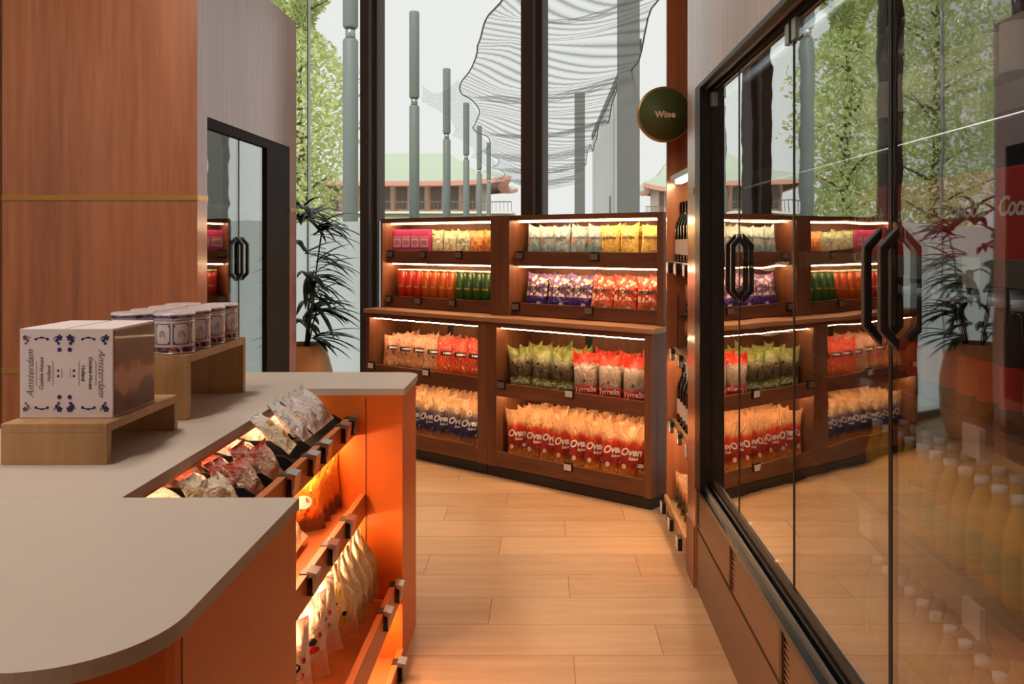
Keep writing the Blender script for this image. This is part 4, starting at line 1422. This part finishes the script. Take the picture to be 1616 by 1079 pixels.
def settle():
    soft = [o for o in bpy.data.objects if o.parent is None and o.type == 'MESH' and (o.get('category', '').endswith(' bag') or o.get('category') == 'snack packet')]
    fix = [o for o in bpy.data.objects if o.type == 'MESH' and root_name(o).split('.')[0] in ('shelf_cabinet', 'shop_counter', 'wine_bay', 'wire_rack', 'ledge_board', 'snack_carton')]
    cache = {}

    def mat(o):
        m_ = Matrix.LocRotScale(o.location, o.rotation_euler, o.scale)
        while o.parent is not None:
            o = o.parent
            m_ = Matrix.LocRotScale(o.location, o.rotation_euler, o.scale) @ m_
        return m_

    def local(me):
        if me.name not in cache:
            cache[me.name] = ([v.co.copy() for v in me.vertices], [tuple(p.vertices) for p in me.polygons])
        return cache[me.name]

    def tree(o):
        vs, fs = local(o.data)
        M_ = mat(o)
        ws = [M_ @ v for v in vs]
        lo = [min(v[k] for v in ws) for k in range(3)]
        hi = [max(v[k] for v in ws) for k in range(3)]
        return BVHTree.FromPolygons(ws, fs), lo, hi

    def near(a, b):
        return all(a[1][k] <= b[2][k] and b[1][k] <= a[2][k] for k in range(3))
    F = [tree(o) for o in fix]
    T = [tree(o) for o in soft]
    for it in range(22):
        hit = set()
        for i in range(len(soft)):
            for f in F:
                if near(T[i], f) and T[i][0].overlap(f[0]):
                    soft[i].location.z += 0.0025
                    soft[i].scale = (soft[i].scale.x * 0.975, soft[i].scale.y * 0.93, soft[i].scale.z * 0.99)
                    hit.add(i)
                    break
            for j in range(i):
                if near(T[i], T[j]) and T[i][0].overlap(T[j][0]):
                    gap = soft[i].location - soft[j].location
                    gap.z = 0
                    gap = gap.normalized() * 0.0012
                    soft[i].location += gap
                    soft[j].location -= gap
                    for q in (i, j):
                        soft[q].scale.y *= 0.88
                        soft[q].scale.x *= 0.985
                        hit.add(q)
        if not hit:
            break
        for i in hit:
            T[i] = tree(soft[i])


def root_name(o):
    while o.parent is not None:
        o = o.parent
    return o.name


settle()

# ================================================================== DRINKS IN THE FRIDGE
def bottle_proto(name, r, h, liquid, label, capc, lab=True):
    o = MB().lathe([(r * 0.92, 0), (r, 0.006), (r, h * 0.60), (r * 0.9, h * 0.68), (r * 0.42, h * 0.88), (r * 0.40, h * 0.92)], liquid, 16).build(name)
    MB().lathe([(r * 0.46, h * 0.92), (r * 0.46, h), (r * 0.40, h + 0.001)], capc, 14).build('cap', o)
    if lab:
        MB().lathe([(r * 1.012, h * 0.18), (r * 1.012, h * 0.5)], label, 16, None, False).build('bottle_label', o)
    return o


JUICE = plain('yellow juice', lin(214, 160, 50), 0.2)
JLAB = plain('green yellow juice label', lin(150, 150, 60), 0.5)
COLA = plain('dark cola bottle', lin(40, 22, 18), 0.12)
SMO = plain('smoothie bottle', lin(150, 120, 96), 0.3)
REDP = plain('red carton wrap', lin(196, 30, 26), 0.35)
FRX = XG + 0.155


def fill(stock, z, y0, n, dy, rows, dx, desc, shelf, grp, cat):
    for r_ in range(rows):
        for i in range(n):
            stock.put((FRX + r_ * dx, y0 + i * dy, z), (0, 0, R(-90)), '%s %s from the near fridge end, %s row on the %s' % (ORD[i], desc, ('front', 'second', 'third', 'rear')[r_], shelf), cat, grp)


fill(Stock(bottle_proto('juice_bottle', 0.0275, 0.19, JUICE, JLAB, WHITE)), 0.7755, 1.08, 17, 0.062, 4, 0.066, 'yellow juice bottle', 'lower fridge shelf', 'juice bottles in the fridge', 'juice bottle')
fill(Stock(bottle_proto('cola_bottle', 0.032, 0.225, COLA, REDP, WHITE)), 1.0755, 1.08, 14, 0.074, 3, 0.08, 'dark cola bottle', 'middle fridge shelf', 'cola bottles in the fridge', 'cola bottle')
fill(Stock(bottle_proto('smoothie_bottle', 0.0275, 0.19, SMO, JLAB, WHITE)), 0.4405, 1.08, 17, 0.062, 4, 0.066, 'pale smoothie bottle', 'fridge base', 'smoothie bottles in the fridge', 'smoothie bottle')
fill(Stock(bottle_proto('water_bottle', 0.036, 0.26, plain('grey violet bottle', lin(120, 104, 112), 0.15), TAGW, STEEL)), 1.6405, 1.08, 12, 0.09, 1, 0.09, 'grey water bottle', 'top fridge shelf', 'water bottles in the fridge', 'water bottle')


def colapack():
    o = MB().box(-0.105, 0.105, -0.045, 0.085, 0, 0.165, REDP).build('cola_multipack', None, 0.004)
    l = MB()
    tv, tf = text_geo('Coca-Cola', 0.046, 0.35, 0.0012, 0.9)
    l.add([(p.x, -0.0462, 0.10 + p.y) for p in tv], tf, INKW)
    l.build('lettering', o)
    return o


fill(Stock(colapack()), 1.3605, 1.12, 5, 0.222, 1, 0.14, 'red cola multipack', 'second fridge shelf', 'red cola multipacks in the fridge', 'multipack')

# ================================================================== POTTED PALM
LEAF = plain('dark palm leaf', lin(34, 46, 34), 0.4)
STEM = plain('palm stem', lin(60, 60, 40), 0.6)
POT = plain('terracotta orange pot', lin(228, 174, 126), 0.6)
SOIL = plain('dark soil', lin(40, 30, 24), 0.9)
px_, py_ = -1.755, 6.05
t = thing('potted_palm', 'tall dark leaved palm in a rounded orange pot by the frosted window', 'plant', (px_, py_, 0))
TP = Matrix.Translation((px_, py_, 0))
MB().lathe([(0.15, 0.0), (0.19, 0.02), (0.235, 0.20), (0.245, 0.34), (0.235, 0.46), (0.205, 0.58), (0.17, 0.665), (0.16, 0.675), (0.15, 0.66), (0.15, 0.62)], POT, 40, TP, False).build('pot', t)
MB().lathe([(0.150, 0.61), (0.150, 0.625), (0.02, 0.64)], SOIL, 24, TP).build('soil', t)
rnd = random.Random(11)
stm, fol = MB(), MB()


def leaf(mb, p, az, el, ln, wd, droop):
    d_ = Vector((math.cos(az) * math.cos(el), math.sin(az) * math.cos(el), math.sin(el)))
    side = Vector((-math.sin(az), math.cos(az), 0))
    vs = []
    n_ = 8
    q = Vector(p)
    for k in range(n_ + 1):
        tt = k / n_
        w_ = wd * math.sin(math.pi * min(1, tt * 0.93 + 0.06)) ** 0.8
        up = side.cross(d_).normalized()
        vs += [q + side * w_, q - up * w_ * 0.35, q - side * w_]
        d_ = (d_ + Vector((0, 0, -droop / n_))).normalized()
        q = q + d_ * (ln / n_)
    fs = []
    for k in range(n_):
        a = 3 * k
        fs += [(a, a + 1, a + 4, a + 3), (a + 1, a + 2, a + 5, a + 4)]
    mb.add(vs, fs, LEAF, True)


for k in range(8):
    a = rnd.uniform(0, 6.28)
    h = rnd.uniform(0.75, 1.62)
    x, y = 0.10 * math.cos(a), 0.10 * math.sin(a)
    top = Vector((px_ + x * 1.6, py_ + y * 1.6, h))
    stm.tube([(px_ + x * 0.6, py_ + y * 0.6, 0.62), (px_ + x, py_ + y, (h + 0.62) / 2), top], 0.006, STEM, 7)
for lev in range(28):
    z = 0.70 + 0.92 * (lev / 27) ** 0.9 + rnd.uniform(-.02, .02)
    az0 = rnd.uniform(0, 6.28)
    r0 = rnd.uniform(0.03, 0.14)
    c = Vector((px_ + r0 * math.cos(az0), py_ + r0 * math.sin(az0), z))
    for q in range(rnd.randint(5, 7)):
        az = az0 + rnd.uniform(-0.9, 0.9)
        leaf(fol, c, az, rnd.uniform(0.0, 0.8), rnd.uniform(0.26, 0.40), rnd.uniform(0.017, 0.026), rnd.uniform(0.6, 1.4))
for az, z, ln in ((-0.55, 0.70, 0.40), (-0.9, 0.72, 0.36), (-0.2, 0.74, 0.42), (-0.7, 1.3, 0.4), (-0.4, 1.22, 0.40), (-0.9, 1.05, 0.34), (-0.5, 1.62, 0.3), (-0.6, 1.45, 0.36)):
    leaf(fol, (px_ + 0.1, py_ - 0.08, z), az, 0.35, ln, 0.015, 0.8)
    leaf(fol, (px_ + 0.1, py_ - 0.08, z), az + 0.25, 0.15, ln * 0.9, 0.014, 0.9)
stm.build('stem', t)
fol.build('foliage', t)

# ================================================================== OUTSIDE THE WINDOWS
PAVE = plain('pale paving', lin(196, 192, 186), 0.8)
struct(MB().box(-40, 40, 8.9, 140, -0.12, -0.06, PAVE), 'ground_outside')
POLE = plain('grey green lacquered pole', lin(118, 126, 122), 0.5)
for i in range(6):
    y = 16.75 + 8.15 * i
    t = thing('lamp_pole', '%s grey round canopy pole in the row outside, counted from the window' % ORD[i], 'pole', (-3.85, y, -0.06), 0, 'canopy poles outside')
    M_ = Matrix.Translation((-3.85, y, 0))
    MB().lathe([(0.15, -0.06), (0.15, 5.36), (0.13, 5.40)], POLE, 20, M_).build('shaft', t)
    MB().lathe([(0.10, 5.401), (0.10, 5.62)], STEEL, 16, M_).build('neck', t)
    MB().lathe([(0.13, 5.621), (0.15, 5.66), (0.15, 8.1), (0.14, 8.15)], POLE, 20, M_).build('upper_shaft', t)


def net_mat(name, scale, dist, k):
    m, nt, b = base(name)
    out = nt.nodes['Material Output']
    tc = N(nt, 'ShaderNodeTexCoord')
    mp = N(nt, 'ShaderNodeMapping')
    mp.inputs['Scale'].default_value = (0.16, 1.0, 0.3)
    L(nt, tc.outputs['Object'], mp.inputs['Vector'])
    wv = N(nt, 'ShaderNodeTexWave', i_Scale=scale, i_Distortion=dist, i_Detail=3.0)
    wv.inputs['Detail Scale'].default_value = 0.5
    wv.bands_direction = 'Y'
    L(nt, mp.outputs[0], wv.inputs['Vector'])
    cr = N(nt, 'ShaderNodeValToRGB')
    ramp_fill(cr, [(q, (v * k, v * k, v * k, 1)) for q, v in ((0.0, 0.8), (0.18, 0.42), (0.5, 0.22), (1.0, 0.08))])
    L(nt, wv.outputs['Fac'], cr.inputs['Fac'])
    b.inputs['Base Color'].default_value = lin(70, 74, 76)
    b.inputs['Roughness'].default_value = 0.6
    L(nt, cr.outputs['Color'], b.inputs['Alpha'])
    return m


NET = net_mat('dark wire net', 0.8, 8.0, 0.75)
NETF = net_mat('fine wire net', 1.6, 5.0, 0.55)
WIRE = plain('dark wire', lin(50, 52, 54), 0.5)
def interp(y, tab):
    for (y0, v0), (y1, v1) in zip(tab, tab[1:]):
        if y <= y1:
            return v0 + (v1 - v0) * (y - y0) / (y1 - y0)
    return tab[-1][1]


def net(y0, y1, nx, ny, fl, fr_, sag, wav):
    vs = []
    for j in range(ny + 1):
        y = y0 + (y1 - y0) * j / ny
        a, b_ = fl(y), fr_(y)
        for i in range(nx + 1):
            fx = i / nx
            z = 5.5 - sag * math.sin(math.pi * fx) + wav * (0.25 * math.sin(y * 0.8 + fx * 2.0) + 0.10 * math.sin(y * 2.1 + fx * 5)) * min(1, fx * 4 + 0.25)
            vs.append((a + (b_ - a) * fx, y, z))
    fs = [(j * (nx + 1) + i, j * (nx + 1) + i + 1, (j + 1) * (nx + 1) + i + 1, (j + 1) * (nx + 1) + i) for j in range(ny) for i in range(nx)]
    return vs, fs


EDGE = [(9.4, 0.3), (14.4, -0.65), (17.9, -1.65), (24.7, -2.25), (35, -2.5), (58, -2.75)]
left_edge = lambda y: interp(y, EDGE) + 0.22 * math.sin(y * 0.77) * min(1, (y - 9.4) / 8)
t = thing('net_canopy', 'sagging dark wire net canopy strung from the pole row outside', 'canopy', (0, 36, 5.5))
vs, fs = net(9.4, 58, 20, 90, left_edge, lambda y: 1.98, 0.35, 1.0)
MB().add(vs, fs, NET, True).build('net', t)
MB().tube([vs[j * 21] for j in range(91)], 0.018, WIRE, 6).build('edge_cable', t)
MB().tube([vs[j * 21 + 20] for j in range(91)], 0.018, WIRE, 6).build('edge_cable', t)
vs, fs = net(22, 57.5, 8, 60, lambda y: -3.66 + 0.5 * abs(math.sin((y - 16.75) / 8.15 * math.pi)), lambda y: left_edge(y) - 0.03, 0.15, 0.5)
MB().add(vs, fs, NETF, True).build('side_net', t)

# grey clad building on the right
CLAD = wood('pale grey cladding', lin(196, 200, 198), lin(214, 216, 212), rough=0.6, scale=(0.3, 0.3, 0.02), fine=10)
DCL = plain('mid grey column', lin(112, 112, 108), 0.6)
t = thing('clad_building', 'pale grey clad building wall running away from the window outside', 'building', (6, 32, -0.06))
MB().box(2.10, 2.25, 20.3, 38, -0.06, 6.0, CLAD).build('wall', t)
MB().box(2.06, 2.29, 20.25, 38.1, 6.0, 6.25, DCL).build('roof_edge', t)
w_ = MB().box(2.085, 2.1, 27.2, 27.9, 1.9, 2.9, DCL)
w_.build('hatch', t)
MB().box(2.09, 2.1, 26, 26.08, -0.06, 6.0, DCL).build('panel_joint', t)
for i, (x, y, w2, h, lab) in enumerate(((1.93, 19.8, 0.24, 11, 'broad grey square column standing before the pale clad building outside'), (1.75, 43.5, 0.26, 9, 'slim grey square column beyond the pale clad building outside'),
                                        (2.55, 15.2, 0.14, 11, 'dark thin square column outside behind the wine sign'))):
    t = thing('column', lab, 'column', (x, y, -0.06))
    MB().box(x - w2, x + w2, y - w2, y + w2, 0.2, h, DCL).build('shaft', t)
    MB().box(x - w2 - 0.06, x + w2 + 0.06, y - w2 - 0.06, y + w2 + 0.06, -0.06, 0.2, DCL).build('plinth', t)

# pavilion with tiered green roofs
GRN = plain('pale green roof tile', lin(176, 188, 166), 0.6)
REDT = plain('red eave', lin(208, 146, 130), 0.6)
CREAMW = plain('cream wall', lin(222, 208, 190), 0.7)
DARKW = plain('dark window', lin(110, 96, 86), 0.4)


def roof(cx, cy, ax, ay, bx, by, z0, z1, parent, ridge):
    """hip roof, corners swept up: ax, ay eave half sizes; bx, by top half sizes"""
    g, r_ = MB(), MB()
    n = 12
    ring0, ring1, ringm = [], [], []
    for s in range(4):
        for k in range(n):
            f = -1 + 2 * k / n
            u, v = ((f, -1), (1, f), (-f, 1), (-1, -f))[s]
            lift = 0.45 * (abs(f) ** 4)
            ring0.append((cx + u * (ax + 0.5 * abs(f) ** 5), cy + v * (ay + 0.5 * abs(f) ** 5), z0 + lift))
            ringm.append((cx + u * (ax * 0.45 + bx * 0.55), cy + v * (ay * 0.45 + by * 0.55), z0 + (z1 - z0) * 0.42 + lift * 0.2))
            ring1.append((cx + u * bx, cy + v * by, z1))
    N_ = len(ring0)
    g.add(ring0 + ringm + ring1, [(i, (i + 1) % N_, N_ + (i + 1) % N_, N_ + i) for i in range(N_)] + [(N_ + i, N_ + (i + 1) % N_, 2 * N_ + (i + 1) % N_, 2 * N_ + i) for i in range(N_)] + [tuple(2 * N_ + i for i in range(N_))], GRN)
    o = g.build('roof', parent)
    lo = [(p[0], p[1], p[2] - 0.4) for p in ring0]
    inn = [(cx + (p[0] - cx) * 0.9, cy + (p[1] - cy) * 0.9, p[2] - 0.45) for p in ring0]
    up = [(p[0], p[1], p[2] - 0.002) for p in ring0]
    r_.add(up + lo + inn, [(i, (i + 1) % N_, N_ + (i + 1) % N_, N_ + i) for i in range(N_)] + [(N_ + i, N_ + (i + 1) % N_, 2 * N_ + (i + 1) % N_, 2 * N_ + i) for i in range(N_)], REDT)
    r_.build('eave', o)


def pavilion(cx, cy, ax, ay, label, k=1.0):
    t = thing('pavilion', label, 'pavilion', (cx, cy, -0.06))
    Z = lambda z: -0.06 + z * k
    MB().box(cx - ax * 0.86, cx + ax * 0.86, cy - ay * 0.86, cy + ay * 0.86, Z(0), Z(2.5), CREAMW).build('wall', t)
    roof(cx, cy, ax * 1.12, ay * 1.12, ax * 0.9, ay * 0.9, Z(2.6), Z(4.0), t, False)
    MB().box(cx - ax * 0.98, cx + ax * 0.98, cy - ay * 0.98, cy + ay * 0.98, Z(4.0), Z(4.2), CREAMW).build('terrace', t)
    up = MB().box(cx - ax * 0.66, cx + ax * 0.66, cy - ay * 0.66, cy + ay * 0.66, Z(4.2), Z(7.0), CREAMW).build('upper_wall', t)
    for i in range(9):
        x = cx - ax * 0.6 + ax * 1.2 * i / 8
        MB().box(x - ax * 0.045, x + ax * 0.045, cy - ay * 0.672, cy - ay * 0.655, Z(4.5), Z(6.6), DARKW).build('window', up)
        MB().box(x - ax * 0.072, x - ax * 0.055, cy - ay * 0.69, cy - ay * 0.655, Z(4.2), Z(7.0), REDT).build('post', up)
    rl = MB()
    rl.box(cx - ax * 0.97, cx + ax * 0.97, cy - ay * 0.975, cy - ay * 0.965, Z(5.0), Z(5.08), DARKW)
    for i in range(60):
        x = cx - ax * 0.97 + ax * 1.94 * i / 59
        rl.box(x - 0.02, x + 0.02, cy - ay * 0.975, cy - ay * 0.965, Z(4.2), Z(5.0), DARKW)
    rl.build('railing', t)
    roof(cx, cy, ax * 0.92, ay * 0.92, ax * 0.35, ay * 0.02, Z(6.9), Z(10.2), t, True)


pavilion(-13.2, 84, 10.5, 9, 'pale pavilion with tiered green roofs and red eaves behind the poles')
pavilion(13.8, 84, 4.6, 5, 'small green roofed pavilion seen outside near the wine sign', 0.95)

# trees
def leaf_mat(name, c):
    m, nt, b = base(name)
    tl = N(nt, 'ShaderNodeBsdfTranslucent')
    tl.inputs['Color'].default_value = c
    b.inputs['Base Color'].default_value = c
    b.inputs['Roughness'].default_value = 0.6
    mx = N(nt, 'ShaderNodeMixShader')
    mx.inputs[0].default_value = 0.45
    L(nt, b.outputs[0], mx.inputs[1])
    L(nt, tl.outputs[0], mx.inputs[2])
    L(nt, mx.outputs[0], nt.nodes['Material Output'].inputs['Surface'])
    return m


FOL = [leaf_mat('spring green foliage', lin(222, 228, 172)), leaf_mat('mid green foliage', lin(204, 216, 146))]
BARK = plain('tree bark', lin(96, 88, 72), 0.8)


def leafmesh(seed, h, r, n, tall):
    rg = random.Random(seed)
    mb = MB()
    for k in range(n):
        z = rg.random() ** 0.8
        rad = r * (math.sin(math.pi * (0.12 + 0.8 * z)) ** 0.7) * (0.45 + 0.75 * noise.noise(Vector((seed, z * 6, 0))) + 0.35)
        a = rg.uniform(0, 6.283)
        q = rad * rg.random() ** 0.45
        clump = 0.5 * noise.noise(Vector((math.cos(a) * 2 + seed, math.sin(a) * 2, z * 8)))
        q *= 1 + clump
        c = Vector((q * math.cos(a), q * math.sin(a), h * 0.12 + z * h * 0.88))
        s = rg.uniform(0.045, 0.10)
        u = Vector((rg.uniform(-1, 1), rg.uniform(-1, 1), rg.uniform(-1, 1))).normalized()
        v = u.cross(Vector((rg.uniform(-1, 1), rg.uniform(-1, 1), rg.uniform(-1, 1)))).normalized()
        mb.add([c - u * s, c + v * s * 0.5, c + u * s, c - v * s * 0.5], [(0, 1, 2, 3)], FOL[k % 2])
    return mb


def branches(seed, h, r):
    rg = random.Random(seed + 50)
    mb = MB()
    mb.tube([(0, 0, -0.06), (0.05, 0.02, h * 0.3), (-0.04, 0.05, h * 0.6), (0.0, 0.0, h * 0.93)], [0.16, 0.13, 0.09, 0.03], BARK, 8)
    for k in range(14):
        z = h * (0.2 + 0.7 * k / 14)
        a = rg.uniform(0, 6.28)
        l = r * rg.uniform(0.5, 0.85)
        mb.tube([(0, 0, z), (l * 0.5 * math.cos(a), l * 0.5 * math.sin(a), z + l * 0.3), (l * math.cos(a), l * math.sin(a), z + l * 0.5)], [0.05, 0.035, 0.012], BARK, 6)
    return mb


for i, (x, y, h, r, n, lab) in enumerate(((-5.75, 19.8, 8.4, 1.35, 11000, 'light green slender tree just outside the window by the palm'),
                                          (-8.6, 21.5, 9.5, 2.1, 14000, 'light green leafy tree outside, behind the walnut column wall'),
                                          (-13.5, 24, 9.0, 2.4, 13000, 'light green leafy tree outside, farthest from the pole row'))):
    t = thing('street_tree', lab, 'tree', (x, y, -0.06))
    f = leafmesh(i + 3, h, r, n, True).build('foliage', None)
    f.parent = t
    b2 = branches(i + 3, h, r).build('trunk', None)
    b2.parent = t
